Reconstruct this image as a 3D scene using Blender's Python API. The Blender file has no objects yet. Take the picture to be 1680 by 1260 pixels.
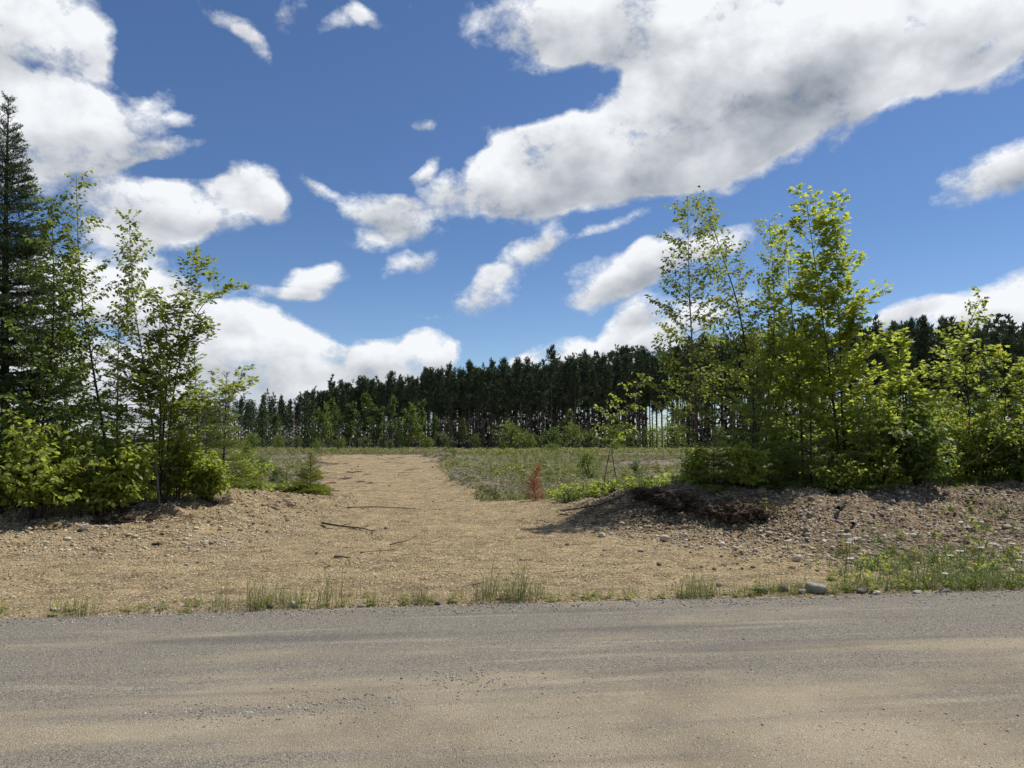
import bpy, math, random
import numpy as np
from mathutils import Vector
R = math.radians
S = bpy.context.scene
COL = S.collection
F = 1165.0
HZ = 718.0
PITCH = math.atan((HZ - 630.0) / F)
CAMZ = 1.6
SUN_EL, SUN_AZ = 61.0, 27.0        # azimuth measured from +X (camera right) towards +Y (away)
SUND = np.array([math.cos(R(SUN_EL)) * math.cos(R(SUN_AZ)), math.cos(R(SUN_EL)) * math.sin(R(SUN_AZ)), math.sin(R(SUN_EL))])

def pdir(px, py):
    a, b = (px - 840) / F, (630 - py) / F
    return np.array([a, math.cos(PITCH) - b * math.sin(PITCH), math.sin(PITCH) + b * math.cos(PITCH)])
def P(px, py, y):
    d = pdir(px, py)
    return np.array([0, 0, CAMZ]) + d * (y / d[1])

# ---------------------------------------------------------------- value noise
def _hash(ix, iy, seed):
    h = (ix.astype(np.int64) * 374761393 + iy.astype(np.int64) * 668265263 + seed * 1442695041) & 0xffffffff
    h = ((h ^ (h >> 13)) * 1274126177) & 0xffffffff
    h = h ^ (h >> 16)
    return (h & 0xffffff) / float(0xffffff)
def vnoise(x, y, seed=0):
    x = np.asarray(x, float); y = np.asarray(y, float)
    ix, iy = np.floor(x), np.floor(y)
    fx, fy = x - ix, y - iy
    fx = fx * fx * (3 - 2 * fx); fy = fy * fy * (3 - 2 * fy)
    a, b = _hash(ix, iy, seed), _hash(ix + 1, iy, seed)
    c, d = _hash(ix, iy + 1, seed), _hash(ix + 1, iy + 1, seed)
    return (a + (b - a) * fx) * (1 - fy) + (c + (d - c) * fx) * fy
def fbm(x, y, seed=0, o=4):
    s, a, t = 0.0, 0.5, 0.0
    for k in range(o):
        s = s + a * vnoise(x * 2 ** k + 13.7 * k, y * 2 ** k - 7.1 * k, seed + k); t += a; a *= 0.5
    return s / t - 0.5
def ss(a, b, x):
    t = np.clip((np.asarray(x, float) - a) / (b - a), 0, 1)
    return t * t * (3 - 2 * t)

# ---------------------------------------------------------------- terrain
def road_edge(x):
    x = np.asarray(x, float)
    return 6.92 + 0.117 * x + 0.16 * fbm(x * 0.8, x * 0 + 3, 5, 4) + 0.05 * fbm(x * 5, x * 0, 6, 3)
def toe(x):      return np.interp(x, [0, 1, 2, 3, 4, 5, 6, 10, 40, 80], [13, 12, 10.8, 9.9, 9.0, 8.3, 8.1, 8.6, 12.2, 17])
def crest(x):    return np.interp(x, [0, 1, 3, 5, 10, 40, 80], [14.3, 14.2, 13.2, 12.4, 12.8, 16, 21])
def height(x, y, fine=True):
    x = np.asarray(x, float); y = np.asarray(y, float)
    z = np.interp(y, [-50, 7, 12, 16.5, 18.6, 25, 36, 45, 56, 130, 220, 700], [0, 0.0, 0.03, 0.07, -0.10, -0.02, 0.26, 0.45, 0.25, -0.9, -1.8, -2.2])
    # bank on the right
    q = ss(0, 1, (y - toe(x)) / (crest(x) - toe(x)))
    sx = np.interp(x, [-0.6, 0.6, 2.0, 3.2, 5, 9, 80], [0, 0.12, 0.42, 0.56, 0.60, 0.66, 0.7])
    back = 1 - 0.85 * ss(0, 1, (y - crest(x) - 0.4) / np.interp(x, [1, 5, 12], [3.0, 9.0, 22.0]))
    bank = sx * q * back
    bank = np.where(y > 60, 0, bank)
    # long mound on the left
    cl = np.interp(x, [-40, -12, -8, -4.6, -3], [6.8, 10.8, 12.3, 14.6, 16.4])
    hl = np.interp(x, [-40, -12, -8.3, -6.8, -5.8, -4.9, -4.2, -3.3, -2.6], [0.4, 0.33, 0.33, 0.33, 0.40, 0.33, 0.18, 0.08, 0])
    m = np.where(y < cl, ss(-3.6, 0, y - cl), 1 - 0.55 * ss(0, 2.2, y - cl) - 0.45 * ss(2.2, 9, y - cl))
    z = z + bank + hl * m
    # spoil heap on the right of the drive, low ridges of turned earth
    z = z + 0.10 * np.exp(-(((x - 2.4) / 1.5) ** 2 + ((y - 13.0) / 0.8) ** 2)) * (x < 80)
    z = z + 0.05 * np.exp(-(((x + 0.6 - (y - 19) * -0.18) / 1.0) ** 2 + ((y - 24) / 5) ** 2))
    z = z + 0.10 * np.exp(-(((x + 5.6) / 0.9) ** 2 + ((y - 14.3) / 0.5) ** 2))
    pad = ss(0.0, 0.9, y - road_edge(x))
    if fine:
        rough = ss(0, 1.0, bank * 2 + hl * m * 3.0) + 0.36 + 0.4 * ss(16, 19, y) * ss(1.2, 2.2, np.abs(x - (-2.7 - 0.2 * (y - 18))))
        rough = np.clip(rough, 0, 1.15)
        z = z + pad * (0.10 * fbm(x * 0.9, y * 0.9, 11, 4) * rough + 0.22 * fbm(x * 3.5, y * 5.5, 12, 4) * rough * (0.25 + 0.75 * ss(.3, 1, rough)))
        z = z + pad * 0.050 * fbm(x * 9, y * 13, 14, 3) * (0.35 + rough)
        z = z + pad * 0.075 * fbm(x * .9, y * 5.5, 15, 4) + pad * 0.05 * fbm(x * 2.2, y * 4.0, 16, 3)
        z = z + 0.5 * fbm(x * 0.03, y * 0.03, 20, 3) * ss(40, 120, y)
    # the graded pad is a little above the gravel, the gravel lies in a shallow tray
    # low ridges pushed up along both sides of the drive, dozer tracks across it
    if fine:
        dc = np.interp(y, [16, 18, 26, 36, 46, 60], [-2.7, -2.8, -4.6, -6.8, -8.9, -12]); dw = np.interp(y, [16, 18, 26, 36, 46], [3.2, 2.3, 2.7, 3.3, 3.9])
        u = (x - dc) / dw; k = ss(17, 20, y) * ss(50, 44, y)
        z = z + k * np.exp(-((u - 1.12) / .22) ** 2) * (.16 + .30 * fbm(x * 1.3, y * .8, 81, 4)) + k * np.exp(-((u + 1.1) / .14) ** 2) * (.05 + .16 * fbm(x * 1.3, y * .8, 82, 3))
        z = z + k * ss(1.1, .8, np.abs(u)) * .05 * fbm(x * .6, y * 2.2, 83, 3)
    e = y - road_edge(x)
    z = z + 0.035 * ss(-0.05, 0.25, e) - 0.10 * (1 - ss(-0.35, 0.02, e))
    return z
def hz(x, y): return float(height(np.array([x]), np.array([y]))[0])
def G(px, py, far=400):
    d = pdir(px, py)
    t = np.concatenate([np.arange(2, 40, 0.03), np.arange(40, far, 0.5)])
    X, Y, Z = d[0] * t, d[1] * t, CAMZ + d[2] * t
    hit = np.nonzero(Z < height(X, Y))[0]
    k = hit[0] if len(hit) else len(t) - 1
    return np.array([X[k], Y[k], float(height(X[k:k+1], Y[k:k+1])[0])])

# ---------------------------------------------------------------- mesh helpers
def mesh(name, V, faces, mat, attrs=None, smooth=True, parent=None, loc=None, link=True):
    V = np.asarray(V, np.float32)
    if loc is not None: V = V - np.asarray(loc, np.float32)
    me = bpy.data.meshes.new(name)
    me.vertices.add(len(V)); me.vertices.foreach_set('co', V.ravel())
    li, st, n = [], [], 0
    for f in faces:
        f = np.asarray(f, np.int32)
        if not len(f): continue
        k = f.shape[1]; li.append(f.ravel()); st.append(n + np.arange(len(f)) * k); n += f.size
    li = np.concatenate(li); st = np.concatenate(st)
    me.loops.add(n); me.loops.foreach_set('vertex_index', li)
    me.polygons.add(len(st)); me.polygons.foreach_set('loop_start', st.astype(np.int32))
    me.update(calc_edges=True)
    if smooth: me.polygons.foreach_set('use_smooth', np.ones(len(st), bool))
    for k, a in (attrs or {}).items():
        a = np.asarray(a, np.float32)
        if a.ndim == 1:
            at = me.attributes.new(k, 'FLOAT', 'POINT'); at.data.foreach_set('value', a)
        else:
            at = me.attributes.new(k, 'FLOAT_COLOR', 'POINT')
            at.data.foreach_set('color', np.concatenate([a, np.ones((len(a), 1), np.float32)], 1).ravel())
    me.materials.append(mat)
    o = bpy.data.objects.new(name, me)
    if link: COL.objects.link(o)
    if parent is not None: o.parent = parent
    elif loc is not None: o.location = [float(v) for v in loc]
    return o
def tag(o, label=None, cat=None, group=None, kind=None):
    if label: o['label'] = label
    if cat: o['category'] = cat
    if group: o['group'] = group
    if kind: o['kind'] = kind
    return o
def empty(name, loc, label, cat, group=None):
    o = bpy.data.objects.new(name, None); COL.objects.link(o); o.location = [float(v) for v in loc]
    o.empty_display_size = 0.2
    return tag(o, label, cat, group)
def copy_thing(root, loc, rz, sc=(1, 1, 1), label=None, group=None):
    r = root.copy(); COL.objects.link(r); r.location = [float(v) for v in loc]; r.rotation_euler = (0, 0, rz); r.scale = sc
    if label: r['label'] = label
    if group: r['group'] = group
    for ch in list(root.children):
        c = ch.copy(); COL.objects.link(c); c.parent = r
    return r
def nrm(v): return v / (np.linalg.norm(v, axis=-1, keepdims=True) + 1e-9)
class Tubes:
    def __init__(s): s.V, s.Fc, s.n = [], [], 0
    def add(s, pts, rad, k=5):
        pts = np.asarray(pts, float); rad = np.asarray(rad, float)
        t = nrm(np.gradient(pts, axis=0))
        ref = np.array([0, 0, 1.0]) if abs(t[0][2]) < 0.8 else np.array([1.0, 0, 0])
        u = nrm(np.cross(t, ref)); v = np.cross(t, u)
        a = np.arange(k) * 2 * math.pi / k
        ring = pts[:, None] + rad[:, None, None] * (u[:, None] * np.cos(a)[None, :, None] + v[:, None] * np.sin(a)[None, :, None])
        m = len(pts)
        s.V.append(ring.reshape(-1, 3))
        i = np.arange(m - 1)[:, None] * k; j = np.arange(k)[None]; j2 = (j + 1) % k
        s.Fc.append(np.stack([i + j, i + j2, i + k + j2, i + k + j], -1).reshape(-1, 4) + s.n)
        s.n += m * k
    def out(s): return np.concatenate(s.V), [np.concatenate(s.Fc)]
def instance(tmplV, tmplF, pos, ax, no, size, rng, jitter=None):
    """copies of a small template (y = long axis, z = normal) at pos"""
    pos, ax, no, size = map(np.asarray, (pos, ax, no, size))
    y = nrm(ax); z = nrm(no - (no * y).sum(-1, keepdims=True) * y); x = np.cross(y, z)
    M = np.stack([x, y, z], -1)
    T = np.asarray(tmplV, float)
    if size.ndim == 1: L = T[None] * size[:, None, None]
    else: L = T[None] * size[:, None, :]
    V = np.einsum('nij,nkj->nki', M, L) + pos[:, None]
    k = len(T); n = len(pos)
    Fs = [(np.asarray(f)[None] + (np.arange(n) * k)[:, None, None]).reshape(-1, np.asarray(f).shape[1]) for f in tmplF]
    rnd = np.repeat(rng.random(n), k)
    return V.reshape(-1, 3), Fs, rnd

# ---------------------------------------------------------------- material helpers
class NT:
    def __init__(s, tree): s.t = tree; s.n = tree.nodes; s.l = tree.links
    def new(s, typ, **kw):
        n = s.n.new(typ)
        for k, v in kw.items(): setattr(n, k, v)
        return n
    def put(s, sock, v):
        if isinstance(v, bpy.types.NodeSocket): s.l.new(v, sock)
        elif v is not None: sock.default_value = v
    def math(s, op, a, b=None, c=None, clamp=False):
        n = s.new('ShaderNodeMath', operation=op, use_clamp=clamp)
        s.put(n.inputs[0], a)
        if b is not None: s.put(n.inputs[1], b)
        if c is not None: s.put(n.inputs[2], c)
        return n.outputs[0]
    def vm(s, op, a, b=None, scale=None):
        n = s.new('ShaderNodeVectorMath', operation=op)
        s.put(n.inputs[0], a)
        if b is not None: s.put(n.inputs[1], b)
        if scale is not None: s.put(n.inputs['Scale'], scale)
        return n.outputs['Value'] if op in ('DOT_PRODUCT', 'LENGTH') else n.outputs[0]
    def noise(s, vec, scale, detail=3, rough=0.5, out='Fac', dist=0.0, lac=2.0):
        n = s.new('ShaderNodeTexNoise'); s.put(n.inputs['Vector'], vec)
        n.inputs['Scale'].default_value = scale; n.inputs['Detail'].default_value = detail
        n.inputs['Roughness'].default_value = rough; n.inputs['Distortion'].default_value = dist
        n.inputs['Lacunarity'].default_value = lac
        return n.outputs[out]
    def voro(s, vec, scale, out='Distance', feature='F1'):
        n = s.new('ShaderNodeTexVoronoi', feature=feature); s.put(n.inputs['Vector'], vec); n.inputs['Scale'].default_value = scale
        return n.outputs[out]
    def ramp(s, f, a, b, c0=0.0, c1=1.0, smooth=True):
        n = s.new('ShaderNodeMapRange', interpolation_type='SMOOTHSTEP' if smooth else 'LINEAR')
        s.put(n.inputs['Value'], f)
        for k, v in (('From Min', a), ('From Max', b), ('To Min', c0), ('To Max', c1)): n.inputs[k].default_value = v
        return n.outputs['Result']
    def mix(s, f, a, b, typ='RGBA', blend='MIX'):
        n = s.new('ShaderNodeMix', data_type=typ)
        if typ == 'RGBA': n.blend_type = blend
        A = [i for i in n.inputs if i.name == 'A' and i.enabled][0]; B = [i for i in n.inputs if i.name == 'B' and i.enabled][0]
        O = [i for i in n.outputs if i.enabled][0]
        s.put(n.inputs[0], f); s.put(A, c4(a) if typ == 'RGBA' else a); s.put(B, c4(b) if typ == 'RGBA' else b)
        return O
def c4(c): return (*c, 1) if isinstance(c, (tuple, list)) and len(c) == 3 else c
def material(name):
    m = bpy.data.materials.new(name); m.use_nodes = True
    m.node_tree.nodes.clear()
    t = NT(m.node_tree); o = t.new('ShaderNodeOutputMaterial')
    return m, t, o
def principled(t, o, col, rough=0.9, spec=0.25, bump=None, bstr=0.3, bdist=0.02):
    p = t.new('ShaderNodeBsdfPrincipled'); t.put(p.inputs['Base Color'], c4(col)); t.put(p.inputs['Roughness'], rough)
    p.inputs['Specular IOR Level'].default_value = spec
    if bump is not None:
        b = t.new('ShaderNodeBump'); b.inputs['Strength'].default_value = bstr; b.inputs['Distance'].default_value = bdist
        t.put(b.inputs['Height'], bump); t.l.new(b.outputs[0], p.inputs['Normal'])
    t.l.new(p.outputs[0], o.inputs['Surface'])
    return p
def pos_of(t): return t.new('ShaderNodeNewGeometry').outputs['Position']
def attr(t, name, out='Fac'): return t.new('ShaderNodeAttribute', attribute_name=name).outputs[out]

def leaf_mat(name, c_a, c_b, trans, tfac=0.4, rough=0.5, spec=0.35, odd=None):
    """c_a..c_b leaf colour from leaf to leaf, trans the light that comes through, odd = (share, colour) of off-colour leaves"""
    m, t, o = material(name)
    r = attr(t, 'rnd')
    col = t.mix(r, c_a, c_b)
    big = t.noise(pos_of(t), 1.3, 2)
    col = t.mix(t.ramp(big, .35, .65), col, t.mix(0.35, col, c_b))
    tc = t.mix(r, tuple(x * .8 for x in trans), trans)
    if odd:
        f = t.math('GREATER_THAN', t.math('FRACT', t.math('MULTIPLY', r, 37.7)), 1 - odd[0])
        col = t.mix(f, col, odd[1]); tc = t.mix(f, tc, tuple(min(1, x * 1.6) for x in odd[1]))
    p = t.new('ShaderNodeBsdfPrincipled'); t.put(p.inputs['Base Color'], col)
    p.inputs['Roughness'].default_value = rough; p.inputs['Specular IOR Level'].default_value = spec
    tr = t.new('ShaderNodeBsdfTranslucent'); t.put(tr.inputs[0], tc)
    mx = t.new('ShaderNodeMixShader'); mx.inputs[0].default_value = tfac
    t.l.new(p.outputs[0], mx.inputs[1]); t.l.new(tr.outputs[0], mx.inputs[2]); t.l.new(mx.outputs[0], o.inputs['Surface'])
    return m
def bark_mat(name, c0, c1, band=None):
    m, t, o = material(name)
    g = t.new('ShaderNodeTexCoord').outputs['Object']
    sc = t.vm('MULTIPLY', g, (1, 1, .25))
    f = t.noise(sc, 18, 4, .65)
    col = t.mix(t.ramp(f, .35, .7), c0, c1)
    if band:
        col = t.mix(t.ramp(t.noise(t.vm('MULTIPLY', g, (.3, .3, 3)), 9, 3), .6, .68), col, band)
    principled(t, o, col, .85, .2, f, .6, .01)
    return m
# ================================================================ camera, sun, sky
cam = bpy.data.objects.new('camera', bpy.data.cameras.new('camera')); COL.objects.link(cam)
cam.data.sensor_width = 36.0; cam.data.lens = 36.0 * F / 1680.0
cam.location = (0, 0, CAMZ); cam.rotation_euler = (R(90) + PITCH, 0, 0)
cam.data.clip_start = 0.05; cam.data.clip_end = 5000
S.camera = cam
S.view_settings.view_transform = 'Standard'; S.view_settings.look = 'None'
S.view_settings.exposure = 0.14; S.view_settings.gamma = 1.0
S.cycles.use_adaptive_sampling = True; S.cycles.adaptive_threshold = 0.02
S.cycles.max_bounces = 6; S.cycles.diffuse_bounces = 3; S.cycles.transmission_bounces = 4; S.cycles.glossy_bounces = 2
S.cycles.sample_clamp_indirect = 6.0; S.cycles.caustics_reflective = False; S.cycles.caustics_refractive = False

sl = bpy.data.lights.new('sun', 'SUN'); sl.energy = 4.8; sl.angle = R(0.55); sl.color = (1.0, 0.955, 0.88)
so = bpy.data.objects.new('sun', sl); COL.objects.link(so)
so.rotation_euler = Vector([-v for v in SUND]).to_track_quat('-Z', 'Y').to_euler(); so.location = (20, 20, 60)

W = bpy.data.worlds.new('World'); S.world = W; W.use_nodes = True
W.node_tree.nodes.clear(); t = NT(W.node_tree)
BG = 0.1
sky = t.new('ShaderNodeTexSky', sky_type='NISHITA'); sky.sun_disc = False
sky.sun_elevation = R(SUN_EL); sky.sun_rotation = R(90 - SUN_AZ); sky.altitude = 400; sky.air_density = 1.0; sky.dust_density = 0.3; sky.ozone_density = 2.2
D = t.vm('NORMALIZE', t.new('ShaderNodeTexCoord').outputs['Generated'])
sep = t.new('ShaderNodeSeparateXYZ'); t.l.new(D, sep.inputs[0])
# every cloud of the sky as a few soft lobes: centre, half width, half height (photo scale), tilt, strength
LOBES = [
 # the great cloud over the right half
 (930,45,150,70,0,1.0),(1080,75,170,100,0,1.1),(1250,40,200,90,0,1.1),(1450,60,240,100,4,1.1),(1640,50,190,75,8,1.1),(1130,200,210,95,14,1.15),
 (1290,180,190,85,25,1.0),(900,250,125,85,38,1.05),(800,310,135,40,8,1.15),(880,285,110,60,30,1.0),(1010,285,120,48,5,1.0),(1120,285,75,30,5,.8),(1530,130,110,40,10,.7),
 (1350,30,170,60,0,.9),(1200,235,120,60,30,.8),(1550,20,220,60,0,1),
 (120,128,70,16,-8,-.5),(205,125,40,26,20,-.6),(300,275,70,14,8,-.6),(940,160,80,44,22,-1.3),(850,175,60,40,0,-.8),(1625,82,60,16,35,-1.0),(1010,395,120,14,8,-.5),
 # middle sky, small clouds
 (625,358,66,40,0,1.05),(735,368,80,22,5,.5),(690,192,24,12,0,.62),(692,272,34,14,38,.62),(520,316,40,13,-38,.62),(682,428,62,23,18,.85),(596,405,38,16,0,.5),
 (515,462,54,22,8,.95),(465,482,62,12,0,.6),(800,485,66,36,15,1.0),(862,412,84,30,35,.95),(1005,462,100,42,18,1.0),(1090,425,85,38,25,1.0),(1185,400,60,24,10,.8),
 (1005,368,64,15,14,.75),(1035,525,62,24,28,1.0),(930,582,85,24,14,.9),(850,600,34,14,10,.85),(1010,572,90,24,14,.9),(1140,520,90,36,20,.95),(1150,580,150,26,5,.7),(715,525,34,10,0,.28),
 # right edge
 (1650,285,95,42,16,1.1),(1490,516,64,18,18,.9),(1640,495,105,36,16,1.0),(1690,520,80,36,0,.9),(1440,472,18,10,20,.35),
 # left edge
 (40,60,115,105,0,1.15),(150,75,42,42,30,.6),(170,190,105,78,10,1.15),(70,235,115,100,0,1.1),(265,240,66,20,22,.7),(303,190,26,13,0,.62),(410,305,60,36,-6,1.15),
 (320,335,115,46,4,1.1),(240,345,95,52,5,1.05),(220,390,100,26,0,.6),(450,340,34,36,0,.8),
 (370,22,74,19,-24,.75),(418,72,38,15,-42,.75),(470,22,28,44,-15,.62),(560,35,50,16,24,.62),(610,32,46,15,-8,.62),(655,10,22,8,0,.35),
 # heaped clouds above the wood on the left
 (330,520,110,42,0,1.1),(400,560,140,55,0,1.15),(490,575,80,42,0,1.1),(570,592,90,34,0,1.1),(650,600,75,34,0,1.1),(700,583,38,34,0,1.15),(738,588,20,22,0,1.0),(540,625,240,34,0,1.1),
 (330,620,230,60,0,1.1),(100,480,180,70,0,.9),(60,620,200,70,0,1.0),(450,655,260,22,0,.9),(220,450,90,40,0,.6),(330,470,60,18,0,.6),
]
SHADE = [(1150,225,200,64,16,.30),(1010,90,110,40,0,.20),(1290,150,150,50,20,.22),(180,245,130,45,12,.24),(60,100,90,60,0,.12),(350,372,130,20,0,.22),(1000,485,90,22,18,.16),(960,310,80,24,5,.10),
 (400,610,200,24,0,.16),(640,372,50,14,0,.12),(1650,312,60,16,10,.15),(1640,520,90,16,10,.12),(960,40,90,40,0,.12),(1480,100,120,30,8,.10)]
def frame_of(cx, cy, ang):
    c = pdir(cx, cy); L = np.linalg.norm(c); c = c / L
    up = np.array([0, 0, 1.0]); rt = np.cross(c, up); rt /= np.linalg.norm(rt); up = np.cross(rt, c)
    ca, sa = math.cos(R(ang)), math.sin(R(ang))
    return rt * ca + up * sa, -rt * sa + up * ca, F * L
def cloud_cell(k, box):
    """the sky shader for one part of the sky; box = (x0, x1, y0, y1) in photo scale, None = the sky behind and overhead"""
    e = 1 + 2e-6 * k
    gt = bpy.data.node_groups.new('sky_cell', 'ShaderNodeTree'); t = NT(gt)
    gt.interface.new_socket('Shader', in_out='OUTPUT', socket_type='NodeSocketShader')
    gt.interface.new_socket('D', in_out='INPUT', socket_type='NodeSocketVector'); gt.interface.new_socket('Sky', in_out='INPUT', socket_type='NodeSocketColor')
    gi = t.new('NodeGroupInput'); D, skc = gi.outputs[0], gi.outputs[1]
    Dw = t.vm('ADD', D, t.vm('SCALE', t.vm('SUBTRACT', t.noise(D, 7.0 * e, 3, .55, 'Color'), (.5, .5, .5)), scale=0.055))
    if box:
        x0, x1, y0, y1 = box
        def inside(l):
            ca, sa = abs(math.cos(R(l[4]))), abs(math.sin(R(l[4])))
            hx, hy = 1.3 * (l[2] * ca + l[3] * sa) + 50, 1.3 * (l[2] * sa + l[3] * ca) + 50
            return l[0] + hx > x0 and l[0] - hx < x1 and l[1] + hy > y0 and l[1] - hy < y1
        dsum, hsum = 0.0, None
        for (cx, cy, rx, ry, ang, wgt) in filter(inside, LOBES):
            ux, vy, fl = frame_of(cx, cy, ang)
            u = t.vm('DOT_PRODUCT', Dw, tuple(ux * fl / (1.25 * rx))); v = t.vm('DOT_PRODUCT', Dw, tuple(vy * fl / (1.25 * ry)))
            q = t.math('MULTIPLY_ADD', u, u, t.math('MULTIPLY', v, v))
            g = t.math('MULTIPLY_ADD', q, -wgt, wgt, clamp=True)
            if wgt < 0:
                g = t.math('MULTIPLY_ADD', q, wgt, -wgt, clamp=True); dsum = t.math('SUBTRACT', dsum, g); continue
            dsum = t.math('ADD', dsum, g)
            hsum = t.math('MULTIPLY', g, v) if hsum is None else t.math('MULTIPLY_ADD', g, v, hsum)
        lob = t.math('ADD', t.math('MINIMUM', dsum, 1.12), t.math('MULTIPLY', t.math('SUBTRACT', t.noise(D, 5.5 * e, 2, .5), .50), t.ramp(dsum, .1, .6, 0, .85)))
        hgt = t.math('DIVIDE', hsum, t.math('MAXIMUM', dsum, 0.3))
        det = 8
    else:
        lob = t.ramp(t.noise(t.vm('MULTIPLY', D, (1, 1, 1.7)), 3.2, 3, .5), .46, .66, 0, 1.0); hgt = 0.0; det = 3
    Ds = t.vm('MULTIPLY', D, (1, 1, 1.35))
    n1 = t.noise(Ds, 12.0 * e, det, .66)
    edge = t.math('MULTIPLY_ADD', t.math('SUBTRACT', n1, .5), 2.7, t.math('SUBTRACT', lob, .36))
    alpha = t.math('POWER', t.ramp(edge, -0.10, 0.55, smooth=False), 1.3)
    alpha = t.math('MULTIPLY', alpha, t.ramp(lob, .0, .22))
    if box:
        m1 = t.noise(Ds, 11.0 * e, 4, .5)
        m2 = t.noise(t.vm('ADD', Ds, (.006, 0, .022)), 11.0 * e, 4, .5)
        relief = t.math('MULTIPLY', t.math('SUBTRACT', m1, m2), t.ramp(edge, .2, 1.1, 1.7, 1.15))
        fine = t.math('MULTIPLY', t.math('SUBTRACT', n1, m1), 1.0)
        lit = t.math('ADD', t.math('MULTIPLY_ADD', hgt, 0.36, 0.82), t.math('ADD', relief, fine))
        thick = t.ramp(edge, .25, 1.15)
        lit = t.math('MULTIPLY_ADD', thick, t.math('MULTIPLY_ADD', hgt, 0.22, -0.08), lit)
        for (cx, cy, rx, ry, ang, wgt) in filter(inside, SHADE):
            ux, vy, fl = frame_of(cx, cy, ang)
            u = t.vm('DOT_PRODUCT', Dw, tuple(ux * fl / rx)); v = t.vm('DOT_PRODUCT', Dw, tuple(vy * fl / ry))
            q = t.math('MULTIPLY_ADD', u, u, t.math('MULTIPLY', v, v))
            lit = t.math('MULTIPLY_ADD', t.math('EXPONENT', t.math('MULTIPLY', q, -1.0)), -wgt, lit)
        lit = t.math('MAXIMUM', t.math('MINIMUM', lit, 1.0), .10)
    else:
        lit = 0.8
    ccol = t.mix(t.ramp(lit, .10, .97, smooth=False), (.22, .255, .31), (.84, .86, .89))
    ccol = t.vm('SCALE', ccol, scale=1.0 / BG)
    sz = t.new('ShaderNodeSeparateXYZ'); t.l.new(D, sz.inputs[0])
    blue = t.mix(1.0, skc, t.mix(t.ramp(sz.outputs[2], .0, .30), (.80, .90, 1.06), (.60, .735, .92)), blend='MULTIPLY')
    bg = t.new('ShaderNodeBackground'); t.put(bg.inputs[0], t.mix(alpha, blue, ccol)); bg.inputs[1].default_value = BG
    go = t.new('NodeGroupOutput'); t.l.new(bg.outputs[0], go.inputs[0])
    return gt
def cell(k, box):
    gt = cloud_cell(k, box); n = t.new('ShaderNodeGroup'); n.node_tree = gt
    t.l.new(D, n.inputs[0]); t.l.new(sky.outputs[0], n.inputs[1])
    return n.outputs[0]
def mixs(f, a, b):
    n = t.new('ShaderNodeMixShader'); t.put(n.inputs[0], f); t.l.new(a, n.inputs[1]); t.l.new(b, n.inputs[2]); return n.outputs[0]
# the sky in cells (only to keep it quick to evaluate; the cells meet without a seam)
yy = t.math('MAXIMUM', sep.outputs[1], 0.01)
ax_ = t.math('DIVIDE', sep.outputs[0], yy)
el_ = t.math('DIVIDE', sep.outputs[2], yy)
def axv(px): return (px - 840) / F / (math.cos(PITCH) - 0.15 * math.sin(PITCH))
def elv(py): d = pdir(840, py); return d[2] / d[1]
XS, YS = [-700, 380, 780, 1130, 2400], 430
def row(k, y0, y1):
    cells = [cell(k + i, (XS[i] - 60, XS[i + 1] + 60, y0, y1)) for i in range(4)]
    a = mixs(t.math('GREATER_THAN', ax_, axv(XS[1])), cells[0], cells[1])
    b = mixs(t.math('GREATER_THAN', ax_, axv(XS[3])), cells[2], cells[3])
    return mixs(t.math('GREATER_THAN', ax_, axv(XS[2])), a, b)
frontsh = mixs(t.math('GREATER_THAN', el_, elv(YS)), row(1, YS - 60, 760), row(5, -400, YS + 60))
inner = t.math('MULTIPLY', t.math('GREATER_THAN', sep.outputs[1], 0.3), t.math('LESS_THAN', t.math('ABSOLUTE', ax_), 1.25))
inner = t.math('MULTIPLY', inner, t.math('MULTIPLY', t.math('LESS_THAN', el_, elv(-260)), t.math('GREATER_THAN', el_, -0.02)))
wo = t.new('ShaderNodeOutputWorld'); t.l.new(mixs(inner, cell(9, None), frontsh), wo.inputs[0])
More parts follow.
